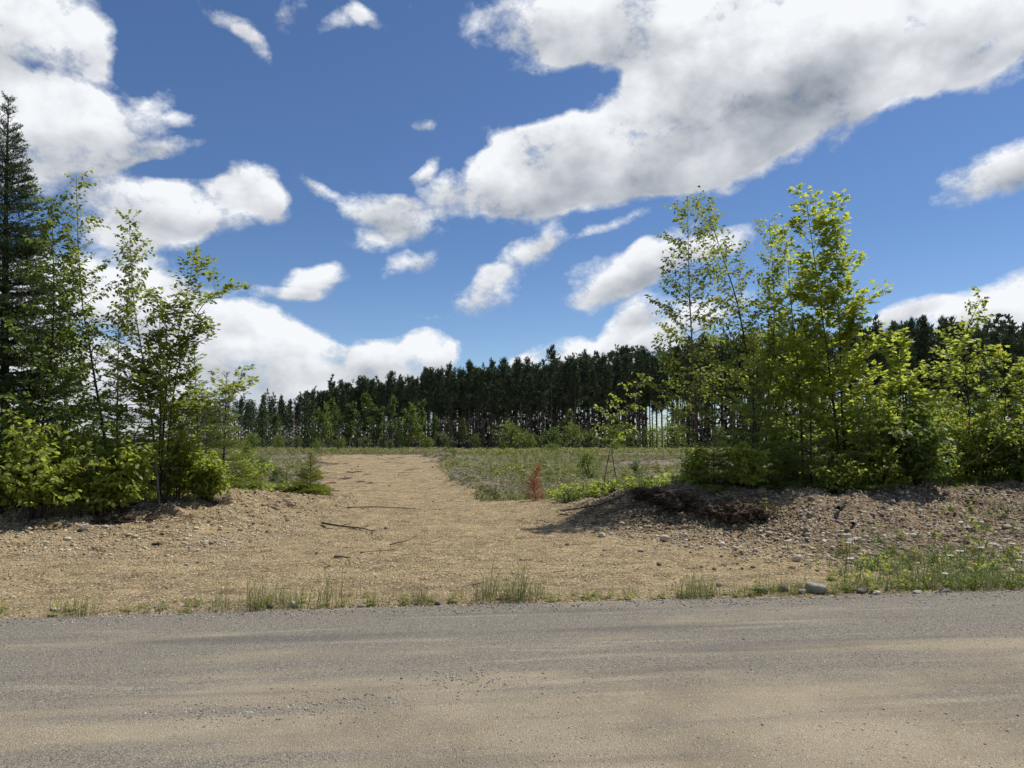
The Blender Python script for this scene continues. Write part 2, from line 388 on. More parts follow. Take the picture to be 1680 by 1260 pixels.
# ================================================================ ground and road
rng = np.random.default_rng(7)
def axis(a, b, step, lo, hi, grow=1.06):
    v = list(np.arange(a, b + 1e-6, step)); s = step
    while v[-1] < hi: s *= grow; v.append(v[-1] + s)
    s = step; w = [v[0]]
    while w[-1] > lo: s *= grow; w.append(w[-1] - s)
    return np.array(w[:0:-1] + v)
gx = axis(-12, 12, 0.06, -900, 900)
gy = np.concatenate([np.arange(-40, 5.5, 1.5), axis(6, 19.5, 0.055, 5.9, 1600, 1.022)])
X, Y = np.meshgrid(gx, gy)
Z = height(X, Y)
def drive_c(y): return np.interp(y, [16, 18, 26, 36, 46, 60], [-2.7, -2.8, -4.6, -6.8, -8.9, -12])
def drive_w(y): return np.interp(y, [16, 18, 26, 36, 46], [3.2, 2.3, 2.7, 3.3, 3.9])
def masks(X, Y):
    """turf cover, dark soil with painted ridge shade, slash, tan earth of the drive"""
    n = fbm(X * 0.7, Y * 0.7, 31, 4); n2 = fbm(X * 2.4, Y * 2.4, 37, 4)
    pad = ss(17.6, 17.1, Y + 0.8 * n)
    dr = ss(1.0, 0.82, np.abs(X - drive_c(Y)) / drive_w(Y) + n * 0.5 + n2 * .15) * ss(50, 47, Y)
    tan = np.maximum(pad, dr)
    cr = crest(X); to = toe(X)
    onbank = ss(0.0, 1.4, X - 1.4) * ss(-0.1, 0.25, (Y - to) / (cr - to))
    behind = ss(-0.2, 0.5, Y - cr + n * 1.2) * ss(.4, 1.6, X)
    # left mound: trees stand right behind it
    cl = np.interp(X, [-40, -12, -8, -4.6, -3], [6.8, 10.8, 12.3, 14.6, 16.4])
    behl = ss(0.0, 0.7, Y - cl + n * .8) * ss(0.3, -0.5, X - (drive_c(Y) - drive_w(Y)) + n)
    tan = tan * (1 - behind) * (1 - behl)
    turf = np.clip(1 - tan, 0, 1)
    # the bank far right: brown stony soil with weeds, its toe is green
    brown = onbank * (1 - behind) * ss(3.6, 5.0, X + n * 2)
    brown = np.clip(brown + onbank * (1 - behind) * ss(.15, .35, n2) * .8, 0, 1)
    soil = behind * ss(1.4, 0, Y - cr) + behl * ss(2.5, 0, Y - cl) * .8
    lm = ss(-3.6, -4.4, X) * ss(-2.0, -0.6, Y - cl) * (1 - behl) * ss(.02, .25, n2 + n * .4)
    soil = np.clip(soil + lm * .55, 0, 1)
    ridge_shade = ss(.14, .27, fbm(X * .9, Y * 4.2, 91, 4) + .05 * n) * (1 - behind) * (1 - behl)  # dark streaks: shade of low earth ridges painted into the soil mask
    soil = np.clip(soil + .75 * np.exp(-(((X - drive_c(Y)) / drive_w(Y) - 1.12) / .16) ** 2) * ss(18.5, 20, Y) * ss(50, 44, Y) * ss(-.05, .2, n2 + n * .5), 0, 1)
    soil = np.clip(soil + ridge_shade * (.16 + .25 * ss(-3.2, -4.6, X) + .25 * ss(.6, 2, X)), 0, 1)
    # strips of logging slash in the clearing
    sl = ss(.06, .22, fbm(X * .12, Y * .35, 51, 3) + .20 * ss(9, 0, np.abs(Y - 35))) * ss(22, 26, Y) * ss(60, 50, Y)
    sl = np.maximum(sl, ss(2.1, 1.0, np.abs(X - drive_c(Y)) / drive_w(Y)) * ss(19, 21, Y) * ss(52, 46, Y) * ss(-.15, .1, n))
    return turf, brown, soil, np.clip(sl, 0, 1) * turf
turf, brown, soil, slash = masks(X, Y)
# clods, ruts and hollows of the turned earth
verts = np.stack([X, Y, Z], -1).reshape(-1, 3)
ny, nx = X.shape
idx = np.arange(ny * nx).reshape(ny, nx)
quads = np.stack([idx[:-1, :-1], idx[:-1, 1:], idx[1:, 1:], idx[1:, :-1]], -1).reshape(-1, 4)
m, t, o = material('earth_and_turf')
p = pos_of(t)
mk = t.new('ShaderNodeAttribute', attribute_name='cover'); ms = t.new('ShaderNodeSeparateColor'); t.l.new(mk.outputs['Color'], ms.inputs[0])
mk2 = attr(t, 'slash')
n_big = t.noise(p, .55, 4, .6); n_mid = t.noise(p, 3.2, 5, .6); n_fine = t.noise(p, 26, 4, .65)
st = t.noise(t.vm('MULTIPLY', p, (.5, 2.6, 1)), 1.6, 5, .65)
tan = t.mix(t.ramp(n_mid, .3, .7), (.220, .163, .086), (.410, .310, .168))
tan = t.mix(t.ramp(st, .48, .66, 0, .75), tan, (.150, .104, .056))
tan = t.mix(t.ramp(n_big, .55, .8, 0, .5), tan, (.40, .305, .160))
damp = t.noise(t.vm('MULTIPLY', p, (.45, 1.1, 1)), 1.1, 5, .68)
tan = t.mix(t.ramp(damp, .50, .66, 0, .50), tan, (.170, .120, .068))
wheel = t.noise(t.vm('MULTIPLY', p, (.22, 5.5, 1)), 1.5, 4, .6, dist=.25)
tan = t.mix(t.ramp(wheel, .53, .66, 0, .5), tan, (.135, .095, .052))
# fine broken stone in the surface
vo = t.voro(p, 34, 'Color'); vd = t.voro(p, 34, 'Distance')
vs = t.new('ShaderNodeSeparateColor'); t.l.new(vo, vs.inputs[0])
peb = t.mix(vs.outputs[0], (.17, .12, .07), (.56, .46, .29))
tan = t.mix(t.math('MULTIPLY', t.ramp(vs.outputs[1], .45, .6), .62), tan, peb)
tan = t.mix(t.ramp(n_fine, .58, .72, 0, .5), tan, (.13, .09, .055))
brn = t.mix(t.ramp(n_mid, .3, .7), (.115, .078, .044), (.250, .175, .098))
brn = t.mix(t.math('MULTIPLY', t.ramp(vs.outputs[1], .55, .6), .7), brn, t.mix(vs.outputs[0], (.16, .12, .085), (.48, .40, .30)))
soil_and_shade = t.mix(t.ramp(n_mid, .35, .65), (.030, .021, .015), (.095, .065, .042))  # dark soil colour, also tints the painted ridge shade
grs = t.mix(t.ramp(n_mid, .3, .7), (.065, .085, .022), (.140, .145, .042))
grs = t.mix(t.ramp(n_fine, .5, .7, 0, .5), grs, (.15, .12, .06))
sla = t.mix(t.ramp(n_fine, .35, .65), (.13, .10, .075), (.30, .25, .20))
col = t.mix(ms.outputs[0], tan, grs)
col = t.mix(ms.outputs[1], col, brn)
col = t.mix(mk2, col, sla)
col = t.mix(t.ramp(t.math('ADD', ms.outputs[2], t.math('MULTIPLY', t.math('SUBTRACT', n_fine, .5), .6)), .3, .6), col, soil_and_shade)
grit = t.noise(p, 70, 3, .8)
col = t.mix(1.0, col, t.mix(t.ramp(grit, .33, .67, smooth=False), (.52, .50, .48), (1.42, 1.44, 1.46)), blend='MULTIPLY')
hb = t.math('ADD', t.math('ADD', t.math('MULTIPLY', n_fine, .7), t.math('MULTIPLY', grit, .4)), t.math('MULTIPLY', t.math('SUBTRACT', .5, vd), .8))
principled(t, o, col, .95, .15, hb, .95, .035)
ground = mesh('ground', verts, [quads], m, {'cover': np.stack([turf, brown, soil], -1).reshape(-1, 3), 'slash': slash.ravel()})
tag(ground, kind='structure')

# gravel road, a sheet with a low crown, wheel ruts and a few shallow hollows
rx = axis(-8, 8, 0.05, -300, 300, 1.10)
rt_ = np.arange(-14, 1.2, 0.05); rt_ = np.concatenate([np.arange(-7.2, -3.9, .4), np.arange(-3.9, .9, .04)])
XX, TT = np.meshgrid(rx, rt_)
YY = 6.92 + 0.117 * XX + TT
def road_z(x, y):
    tt = y - (6.92 + 0.117 * x)
    z = 0.028 * np.cos(np.clip((tt + 3.4) / 3.6, -1, 1) * 1.57)
    z = z + 0.012 * fbm(x * .35, tt * 2.2, 61, 3) + 0.006 * fbm(x * 3, tt * 4, 62, 3) + .004 * fbm(x * 12, tt * 12, 63, 2)
    for (a, b, ra, rb, dp) in [(-1.35, 4.30, .34, .20, .022), (-.25, 4.75, .30, .14, .018), (1.55, 4.55, .35, .12, .012), (-2.0, 3.95, .25, .12, .012)]:
        z = z - dp * np.exp(-(((x - a) / ra) ** 2 + ((y - b) / rb) ** 2))
    z = z + 0.028 * np.exp(-((tt + 0.10) / .13) ** 2) * (0.6 + 1.2 * fbm(x * 1.5, tt, 66, 2))     # windrow of loose stone
    return z - 0.10 * ss(.16, .5, tt)
ZZ = road_z(XX, YY)
ny, nx = XX.shape; idx = np.arange(ny * nx).reshape(ny, nx)
quads = np.stack([idx[:-1, :-1], idx[:-1, 1:], idx[1:, 1:], idx[1:, :-1]], -1).reshape(-1, 4)
m, t, o = material('packed_gravel')
p = pos_of(t)
rot = t.new('ShaderNodeVectorRotate', rotation_type='Z_AXIS'); t.put(rot.inputs['Vector'], p); rot.inputs['Angle'].default_value = -math.atan(.117)
q = rot.outputs[0]
lane = t.noise(t.vm('MULTIPLY', q, (.16, 1.5, 1)), 1.5, 5, .55, dist=.3)
lane2 = t.noise(t.vm('ADD', t.vm('MULTIPLY', q, (.22, 2.6, 1)), (7, 3, 0)), 1.6, 5, .6, dist=.2)
sepq = t.new('ShaderNodeSeparateXYZ'); t.l.new(q, sepq.inputs[0])
big = t.noise(p, .8, 4, .6); fine = t.noise(p, 60, 3, .7)
v1 = t.new('ShaderNodeTexVoronoi'); t.put(v1.inputs['Vector'], p); v1.inputs['Scale'].default_value = 170
v2 = t.new('ShaderNodeTexVoronoi'); t.put(v2.inputs['Vector'], p); v2.inputs['Scale'].default_value = 105
s1 = t.new('ShaderNodeSeparateColor'); t.l.new(v1.outputs['Color'], s1.inputs[0])
s2 = t.new('ShaderNodeSeparateColor'); t.l.new(v2.outputs['Color'], s2.inputs[0])
grey = t.mix(s1.outputs[0], (.088, .079, .064), (.295, .262, .208))
grey = t.mix(t.ramp(s2.outputs[1], .86, .90), grey, t.mix(s2.outputs[0], (.05, .048, .043), (.34, .315, .27)))
fines = t.mix(t.ramp(big, .3, .7), (.222, .184, .122), (.325, .274, .188))
fines = t.mix(t.ramp(s2.outputs[1], .88, .9, 0, .7), fines, t.mix(s1.outputs[0], (.12, .11, .10), (.50, .46, .40)))
fines = t.mix(t.ramp(fine, .55, .75, 0, .45), fines, (.14, .12, .095))
pale = t.mix(s1.outputs[0], (.29, .255, .180), (.42, .37, .265))
# nearer half of the road: more fines; the far half: loose grey stone
near = t.ramp(sepq.outputs[1], 6.1, 3.6)
fm = t.ramp(t.math('ADD', lane, t.math('MULTIPLY_ADD', near, .26, -.11)), .42, .64)
fm = t.math('MULTIPLY', fm, t.ramp(t.math('ADD', big, t.math('MULTIPLY', fine, .3)), .38, .66, .35, 1))
col = t.mix(fm, grey, fines)
col = t.mix(t.math('MULTIPLY', t.ramp(lane2, .56, .68), t.ramp(fine, .35, .62, .05, .70)), col, pale)
col = t.mix(t.ramp(t.noise(t.vm('MULTIPLY', q, (.10, 1.2, 1)), 2.2, 3), .55, .70, 0, .45), col, (.085, .080, .075))
grit = t.noise(p, 150, 2, .8)
col = t.mix(1.0, col, t.mix(t.ramp(grit, .34, .66, smooth=False), (.62, .61, .60), (1.32, 1.32, 1.32)), blend='MULTIPLY')
hb = t.math('ADD', t.math('MULTIPLY', t.math('SUBTRACT', 1, v2.outputs['Distance']), .6), t.math('ADD', t.math('MULTIPLY', fine, .7), t.math('MULTIPLY', grit, .5)))
principled(t, o, col, .92, .22, hb, .85, .012)
road = mesh('gravel_road', np.stack([XX, YY, ZZ], -1).reshape(-1, 3), [quads], m)
tag(road, kind='structure')

# ---------------------------------------------------------------- stones
def rock_template(seed, sub=1, flat=.65):
    bm = __import__('bmesh').new(); __import__('bmesh').ops.create_icosphere(bm, subdivisions=sub, radius=.5)
    V = np.array([v.co[:] for v in bm.verts]); Fc = np.array([[v.index for v in f.verts] for f in bm.faces]); bm.free()
    r = np.random.default_rng(seed)
    for _ in range(5):                                   # cut facets
        d = nrm(r.normal(size=3)); c = r.uniform(.26, .42); k = np.maximum(V @ d - c, 0); V = V - k[:, None] * d * .85
    V = V * np.array([1, r.uniform(.65, .9), flat * r.uniform(.8, 1.1)])
    return V, Fc
ROCKS = [rock_template(s, 1) for s in range(5)]
CHIPS = [rock_template(s, 0, .6) if False else rock_template(s, 1, .6) for s in range(5, 8)]
def ico0(seed):
    bm = __import__('bmesh').new(); __import__('bmesh').ops.create_icosphere(bm, subdivisions=1, radius=.5); 
    V = np.array([v.co[:] for v in bm.verts]); Fc = np.array([[v.index for v in f.verts] for f in bm.faces]); bm.free()
    return V, Fc
def chip(seed):
    r = np.random.default_rng(seed)                      # a small angular stone of eight faces
    V = np.array([[1, 0, 0], [-1, 0, 0], [0, 1, 0], [0, -1, 0], [0, 0, 1], [0, 0, -1]], float) * .5
    V = V + r.normal(size=V.shape) * .11; V[:, 2] *= .65
    Fc = np.array([[0, 2, 4], [2, 1, 4], [1, 3, 4], [3, 0, 4], [2, 0, 5], [1, 2, 5], [3, 1, 5], [0, 3, 5]])
    return V, Fc
CH = [chip(s) for s in range(4)]
def scatter_stones(name, pts, size, mat, rng, big=.035, sink=.25):
    Vs, Fs, rn, n = [], [], [], 0
    isb = size > big
    for tmpl_set, sel in ((ROCKS, isb), (CH, ~isb)):
        ids = np.nonzero(sel)[0]
        for k, (TV, TF) in enumerate(tmpl_set):
            ii = ids[k::len(tmpl_set)]
            if not len(ii): continue
            ang = rng.random(len(ii)) * 6.283
            ax = np.stack([np.cos(ang), np.sin(ang), rng.normal(0, .25, len(ii))], -1)
            no = np.stack([rng.normal(0, .3, len(ii)), rng.normal(0, .3, len(ii)), np.ones(len(ii))], -1)
            pp = pts[ii].copy(); pp[:, 2] += size[ii] * (.3 - sink)
            V, Fl, r = instance(TV, [TF], pp, ax, no, size[ii], rng)
            Vs.append(V); Fs.append(Fl[0] + n); rn.append(r); n += len(V)
    return mesh(name, np.concatenate(Vs), [np.concatenate(Fs)], mat, {'rnd': np.concatenate(rn)}, smooth=False)
def stone_mat(name, cols, odd=None):
    m, t, o = material(name)
    r = attr(t, 'rnd')
    n = t.new('ShaderNodeValToRGB'); t.put(n.inputs[0], r)
    e = n.color_ramp.elements
    for i, c in enumerate(cols):
        el = e[i] if i < 2 else e.new(i / (len(cols) - 1))
        el.position = i / (len(cols) - 1); el.color = (*c, 1)
    f = t.noise(pos_of(t), 60, 3)
    col = t.mix(t.ramp(f, .4, .7, 0, .35), n.outputs[0], (.16, .12, .08))
    principled(t, o, col, .85, .25, f, .3, .004)
    return m
M_TAN = stone_mat('tan_stone', [(.16, .12, .08), (.30, .235, .155), (.44, .36, .25), (.58, .50, .38), (.28, .25, .21)])
M_GREY = stone_mat('grey_stone', [(.08, .076, .068), (.20, .188, .165), (.27, .25, .215), (.34, .315, .27), (.50, .46, .39)])
r_ = np.random.default_rng(3)
# on the road
n = 38000
y = 2.9 + 4.3 * r_.random(n) ** .8; x = r_.uniform(-.86, .86, n) * (y + .6)
keep = (y < road_edge(x) + .02); x, y = x[keep], y[keep]
dens = fbm(x * .5, (y - .117 * x) * 2.5, 71, 3)
keep = r_.random(len(x)) < np.clip(.45 + dens * 2.0, .1, 1); x, y = x[keep], y[keep]
size = .0045 + .008 * r_.random(len(x)) ** 3 + .018 * (r_.random(len(x)) > .992) * r_.random(len(x))
xe = r_.uniform(-8, 9, 5200); ye = road_edge(xe) - .03 + r_.normal(0, .10, 5200) * (1 + r_.random(5200))
x = np.concatenate([x, xe]); y = np.concatenate([y, ye]); size = np.concatenate([size, .009 + .026 * r_.random(5200) ** 2.5])
for (cx, cy, n_, ra, rb) in [(-1.5, 4.25, 330, .30, .10), (-1.0, 4.42, 190, .26, .09), (-.27, 4.78, 260, .24, .09), (2.1, 4.05, 70, .5, .16)]:
    x = np.concatenate([x, r_.normal(cx, ra, n_)]); y = np.concatenate([y, r_.normal(cy, rb, n_)]); size = np.concatenate([size, .007 + .016 * r_.random(n_) ** 2])
z = np.maximum(road_z(x, y), height(x, y))
tag(scatter_stones('road_gravel', np.stack([x, y, z], -1), size, M_GREY, r_, .018), kind='stuff')
# on the graded earth, the heap and the banks
n = 120000
y = 6.6 + 11.6 * r_.random(n) ** 1.15; x = r_.uniform(-.80, .80, n) * (y + .5)
e = y - road_edge(x); keep = e > .05
tu, br, so_, sl_ = masks(x, y)
heap = np.clip(ss(.8, 2.0, x) * ss(-.3, .1, (y - toe(x)) / (crest(x) - toe(x))), 0, 1)
heapl = ss(-2.8, -4.2, x) * ss(8.0, 10.5, y)
clus = fbm(x * 1.1, y * 1.6, 77, 4)
keep &= r_.random(n) < (.20 + .75 * heap + .25 * heapl + .9 * np.clip(clus, 0, 1)) * (1 - .8 * ss(.5, 1, tu))
x, y, heap = x[keep], y[keep], np.maximum(heap, heapl * .85)[keep]
size = (.009 + .024 * r_.random(len(x)) ** 2.5) * (1 + .75 * heap) + heap * .075 * r_.random(len(x)) ** 10
# clods of earth on the mounds and along the drive
m, t, o = material('earth_clod'); f_ = t.noise(pos_of(t), 40, 4, .7)
principled(t, o, t.mix(t.ramp(f_, .35, .65), t.mix(attr(t, 'rnd'), (.10, .070, .042), (.22, .155, .085)), t.mix(attr(t, 'rnd'), (.17, .12, .07), (.36, .27, .16))), .95, .1, f_, .8, .02); M_CLOD = m
xc = r_.uniform(-11, 9, 30000); yc = r_.uniform(7.6, 34, 30000)
uu = (xc - drive_c(yc)) / drive_w(yc); tu2, br2, s2_, _ = masks(xc, yc)
w_ = .35 * ss(-3.0, -4.5, xc) * ss(9.5, 12, yc) * (yc < 15.5) + .28 * ss(.8, 2.2, xc) * (yc < 13.5) * (yc > 8.2) + .5 * np.exp(-((uu - 1.1) / .25) ** 2) * (yc > 17) + .10 * np.exp(-((uu + 1.05) / .15) ** 2) * (yc > 17) + .012
kk = (r_.random(len(xc)) < w_ * (.3 + 2.4 * np.clip(fbm(xc * 1.4, yc * 1.6, 95, 3) + .1, 0, 1))) & (yc - road_edge(xc) > .6) & (tu2 < .8); xc, yc = xc[kk], yc[kk]
tag(scatter_stones('earth_clods', np.stack([xc, yc, height(xc, yc)], -1), (.02 + .10 * r_.random(len(xc)) ** 3) * (1 + np.clip(yc - 17, 0, 20) / 25), M_CLOD, r_, .03), 'clods of turned earth', 'soil', kind='stuff')
tag(scatter_stones('dirt_gravel', np.stack([x, y, height(x, y)], -1), size, M_TAN, r_, .03), kind='stuff')
# ================================================================ plants
LEAF = (np.array([[0, 0, 0], [-.30, .30, .05], [.30, .30, .05], [-.24, .62, .02], [.24, .62, .02], [0, 1, -.10], [0, .45, -.06]], float),
        [np.array([[0, 6, 1], [0, 2, 6], [1, 6, 3], [6, 2, 4], [3, 6, 5], [6, 4, 5]])])
def maple_leaf():
    a = [(0, 0), (-.20, .05), (-.52, .12), (-.34, .34), (-.60, .66), (-.26, .60), (0, 1.0), (.26, .60), (.60, .66), (.34, .34), (.52, .12), (.20, .05)]
    V = [(x, y, -.10 * abs(x) * 2 + .06 * (y > .9)) for x, y in a] + [(0, .36, .05)]
    k = len(a)
    return np.array(V, float), [np.array([[k, (i + 1) % k, i] for i in range(k)])]
MAPLE = maple_leaf()
NEEDLE = (np.array([[-.5, 0, 0], [.5, 0, 0], [.25, 1, .08], [-.25, 1, .08]], float), [np.array([[0, 1, 2, 3]])])
QUAD = (np.array([[0, 0, 0], [-.42, .45, .06], [0, 1, -.05], [.42, .45, .06]], float), [np.array([[0, 3, 2, 1]])])

def rot_about(v, k, a):
    k = k / np.linalg.norm(k); return v * math.cos(a) + np.cross(k, v) * math.sin(a) + k * np.dot(k, v) * (1 - math.cos(a))
def wander(p, d, L, n, up, wig, rng):
    pts = [np.array(p, float)]; d = np.array(d, float)
    for i in range(n):
        d = d + np.array([0, 0, up / n]) + rng.normal(0, wig, 3); d /= np.linalg.norm(d)
        pts.append(pts[-1] + d * L / n)
    return np.array(pts)
def along(path, f):
    s = np.concatenate([[0], np.cumsum(np.linalg.norm(np.diff(path, axis=0), axis=1))]); x = np.clip(f, 0, 1) * s[-1]
    p = np.array([np.interp(x, s, path[:, k]) for k in range(3)])
    i = min(np.searchsorted(s, x, 'right') - 1, len(path) - 2); d = path[i + 1] - path[i]
    return p, d / (np.linalg.norm(d) + 1e-9)
def smooth_path(pts, n=14):
    pts = np.array(pts, float); k = len(pts)
    if k < 3: return np.array([along(pts, f)[0] for f in np.linspace(0, 1, n)])
    u = np.linspace(0, k - 1, n); out = []
    for x in u:
        i = min(int(x), k - 2); f = x - i
        p0, p1, p2, p3 = pts[max(i - 1, 0)], pts[i], pts[i + 1], pts[min(i + 2, k - 1)]
        out.append(.5 * ((2 * p1) + (-p0 + p2) * f + (2 * p0 - 5 * p1 + 4 * p2 - p3) * f * f + (-p0 + 3 * p1 - 3 * p2 + p3) * f ** 3))
    return np.array(out)
class Crown:
    def __init__(s): s.p, s.a, s.n, s.s = [], [], [], []
    def leaf(s, p, a, n, sz): s.p.append(p); s.a.append(a); s.n.append(n); s.s.append(sz)

def deciduous(tb, cr, rng, trunk, r0, nb, t0, Lf, elev=.5, up=.25, twig=.10, tl=.45, leafgap=.035, leafsize=.06, habit='birch', kside=5, rtip=.003, bias=None, wig=.10, t1=1.0):
    """limbs, twigs and leaves of one stem"""
    mp = habit == 'maple'; nb = int(nb * (1.15 if mp else 1.55)); leafsize *= (1.15 if mp else 1.32); leafgap *= (1.15 if mp else .90); tr = np.array(trunk); f = np.linspace(0, 1, len(tr))
    tb.add(tr, r0 + (rtip - r0) * f ** .8, 6)
    ph = rng.random() * 6.28
    for i in range(nb):
        tt = t0 + (t1 - t0) * (i + rng.random() * .8) / nb
        p, td = along(tr, min(tt, .995)); ph += 2.4 + rng.normal(0, .5)
        L = Lf(tt) * rng.uniform(.65, 1.5)
        if L < .04: continue
        hd = np.array([math.cos(ph), math.sin(ph), 0])
        if bias is not None: hd = hd + bias; hd /= np.linalg.norm(hd)
        ev = elev + .5 * tt
        d = hd * math.cos(ev) + td * math.sin(ev)
        br = wander(p, d, L, 6, up - .2, wig, rng)
        rb = max(.0022, (r0 + (rtip - r0) * tt ** .8) * .45)
        tb.add(br, np.linspace(rb, .0016, 7), 4)
        nt = max(2, int(L / twig)); side = 1
        paths = [(br, .25)]
        for j in range(nt):
            fj = .18 + .80 * (j + rng.random() * .6) / nt; side = -side
            q, bd = along(br, fj)
            ax = np.array([0, 0, 1.0]) + rng.normal(0, .3, 3)
            dd = rot_about(bd, ax, side * rng.uniform(.6, 1.1)); dd[2] += rng.uniform(-.1, .25)
            l2 = min(tl, (1 - fj) * L * .75 + .07) * rng.uniform(.6, 1.2)
            tw = wander(q, dd / np.linalg.norm(dd), l2, 4, -.1 if habit == 'birch' else .1, .1, rng)
            tb.add(tw[::2], np.array([.0018, .0014, .0009]), 3); paths.append((tw, .05))
        for path, s0 in paths:
            Lp = np.linalg.norm(np.diff(path, axis=0), axis=1).sum(); k = max(2, int(Lp * (1 - s0) / leafgap)); sd = 1
            for j in range(k + 1):
                q, bd = along(path, s0 + (1 - s0) * (j + rng.random() * .5) / k); sd = -sd
                sides = (sd,) if habit == 'birch' else (1, -1)
                for s_ in sides:
                    if rng.random() < .12: continue
                    hs = np.cross(bd, [0, 0, 1.0]); hs /= (np.linalg.norm(hs) + 1e-6)
                    if habit == 'birch':
                        a = bd * .6 + hs * s_ * .9 + np.array([0, 0, -rng.uniform(.1, 1.3)]) + rng.normal(0, .3, 3); n_ = np.array([0, 0, .8]) + rng.normal(0, .65, 3)
                        q2 = q + a * .012
                    else:
                        a = bd * .7 + hs * s_ * .9 + np.array([0, 0, -rng.uniform(-.05, .55)]) + rng.normal(0, .2, 3); n_ = np.array([0, 0, 1.0]) + rng.normal(0, .32, 3)
                        q2 = q + a / np.linalg.norm(a) * leafsize * .45
                    cr.leaf(q2, a, n_, leafsize * rng.uniform(.6, 1.15))
def conifer(tb, cr, rng, trunk, r0, whorl, nper, Lf, t0=.06, elev=.15, droop=-.1, twig=.055, nlen=.022, ngap=.011, nw=.0038, tside=.42, dens=1.0, start=.06, tw_up=0.0):
    tr = np.array(trunk); f = np.linspace(0, 1, len(tr)); H = np.linalg.norm(np.diff(tr, axis=0), axis=1).sum()
    tb.add(tr, r0 + (.004 - r0) * f, 6)
    segs = []
    t = t0
    while t < .995:
        ph0 = rng.random() * 6.28; k = max(3, int(nper * rng.uniform(.8, 1.2)))
        for j in range(k):
            tt = max(.01, min(.998, t + rng.normal(0, .35) * whorl / H)); p, td = along(tr, tt); ph = ph0 + 6.283 * j / k + rng.normal(0, .2)
            L = Lf(tt) * rng.uniform(.65, 1.15)
            if L < .03: continue
            ev = elev + .55 * tt ** 2; d = np.array([math.cos(ph) * math.cos(ev), math.sin(ph) * math.cos(ev), math.sin(ev)])
            br = wander(p, d, L, 6, droop + .25 * tt, .05, rng)
            tb.add(br, np.linspace(max(.003, r0 * .3 * (1 - tt) + .003), .0015, 7), 4)
            segs.append((br, start))
            n = int(L / twig); side = 1
            for q in range(n):
                fq = .12 + .86 * (q + rng.random() * .4) / max(n, 1); side = -side
                if rng.random() > dens: continue
                P_, bd = along(br, fq); dd = rot_about(bd, np.array([0, 0, 1.0]), side * rng.uniform(.75, 1.05)); dd[2] += rng.normal(tw_up, .10)
                l2 = ((1 - fq) * L * .8 + .05) * rng.uniform(.6, 1.05); l2 = min(l2, tside)
                tw = wander(P_, dd / np.linalg.norm(dd), l2, 3, 0, .06, rng)
                tb.add(tw[[0, 3]], np.array([.0016, .0008]), 3); segs.append((tw, .0))
                if l2 > .16:
                    for m_ in (.35, .6, .8):
                        for s2 in (1, -1):
                            P2, b2 = along(tw, m_); d2 = rot_about(b2, np.array([0, 0, 1.0]), s2 * .8); l3 = l2 * (1 - m_) * .8 + .03
                            segs.append((np.array([P2, P2 + d2 * l3 * .5, P2 + d2 * l3]), 0.))
        t += whorl / H * rng.uniform(.75, 1.25)
    segs.append((tr[-4:], .2))
    for path, s0 in segs:
        sl = np.concatenate([[0], np.cumsum(np.linalg.norm(np.diff(path, axis=0), axis=1))]); L = sl[-1]
        k = int(L * (1 - s0) / ngap) + 1
        x = (s0 + (1 - s0) * rng.random(k)) * L
        q = np.stack([np.interp(x, sl, path[:, c]) for c in range(3)], -1)
        d = nrm(path[-1] - path[0])
        a = d * .75 + rng.normal(0, .62, (k, 3)) + np.array([0, 0, .12])
        cr.p.extend(q); cr.a.extend(a); cr.n.extend(rng.normal(0, 1, (k, 3)) + np.array([0, 0, .8])); cr.s.extend(np.stack([np.full(k, nw), nlen * rng.uniform(.7, 1.2, k), np.full(k, nlen)], -1))
def finish(name, base, tb, cr, tmpl, mbark, mleaf, label, cat, group=None, crown='crown', trunk='trunk', rng=None):
    root = empty(name, base, label, cat, group)
    V, Fc = tb.out(); mesh(trunk, V, Fc, mbark, parent=root, loc=base)
    V, Fc, r = instance(tmpl[0], tmpl[1], np.array(cr.p), np.array(cr.a), np.array(cr.n), np.array(cr.s), rng or np.random.default_rng(1))
    mesh(crown, V, Fc, mleaf, {'rnd': r}, parent=root, loc=base, smooth=False)
    return root
M_BARK = bark_mat('sapling_bark', (.030, .022, .018), (.085, .062, .048))
M_BIRCH = bark_mat('young_birch_bark', (.060, .040, .032), (.16, .115, .09), (.34, .28, .24))
M_PALEBARK = bark_mat('pale_bark', (.16, .13, .11), (.34, .29, .25))
M_MAPLE = leaf_mat('maple_leaf', (.150, .190, .028), (.250, .285, .055), (.62, .70, .09), .52)
M_BLEAF = leaf_mat('birch_leaf', (.090, .125, .024), (.170, .200, .044), (.42, .49, .07), .46)
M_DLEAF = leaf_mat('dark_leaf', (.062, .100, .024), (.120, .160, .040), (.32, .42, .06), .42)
M_MIXL = leaf_mat('shrub_leaf', (.100, .140, .024), (.210, .245, .050), (.54, .62, .08), .50, odd=(.010, (.26, .13, .04)))
M_SPRUCE = leaf_mat('spruce_needle', (.032, .056, .022), (.062, .095, .034), (.08, .12, .03), .18, .6)
M_FIR = leaf_mat('fir_needle', (.105, .140, .030), (.200, .230, .055), (.36, .42, .06), .36, .55)
M_FIRY = leaf_mat('fir_new_growth', (.14, .16, .022), (.25, .27, .040), (.34, .38, .04), .32, .55)
M_DEAD = leaf_mat('dead_red_needle', (.40, .12, .075), (.62, .26, .17), (.5, .18, .11), .3, .8, .1)

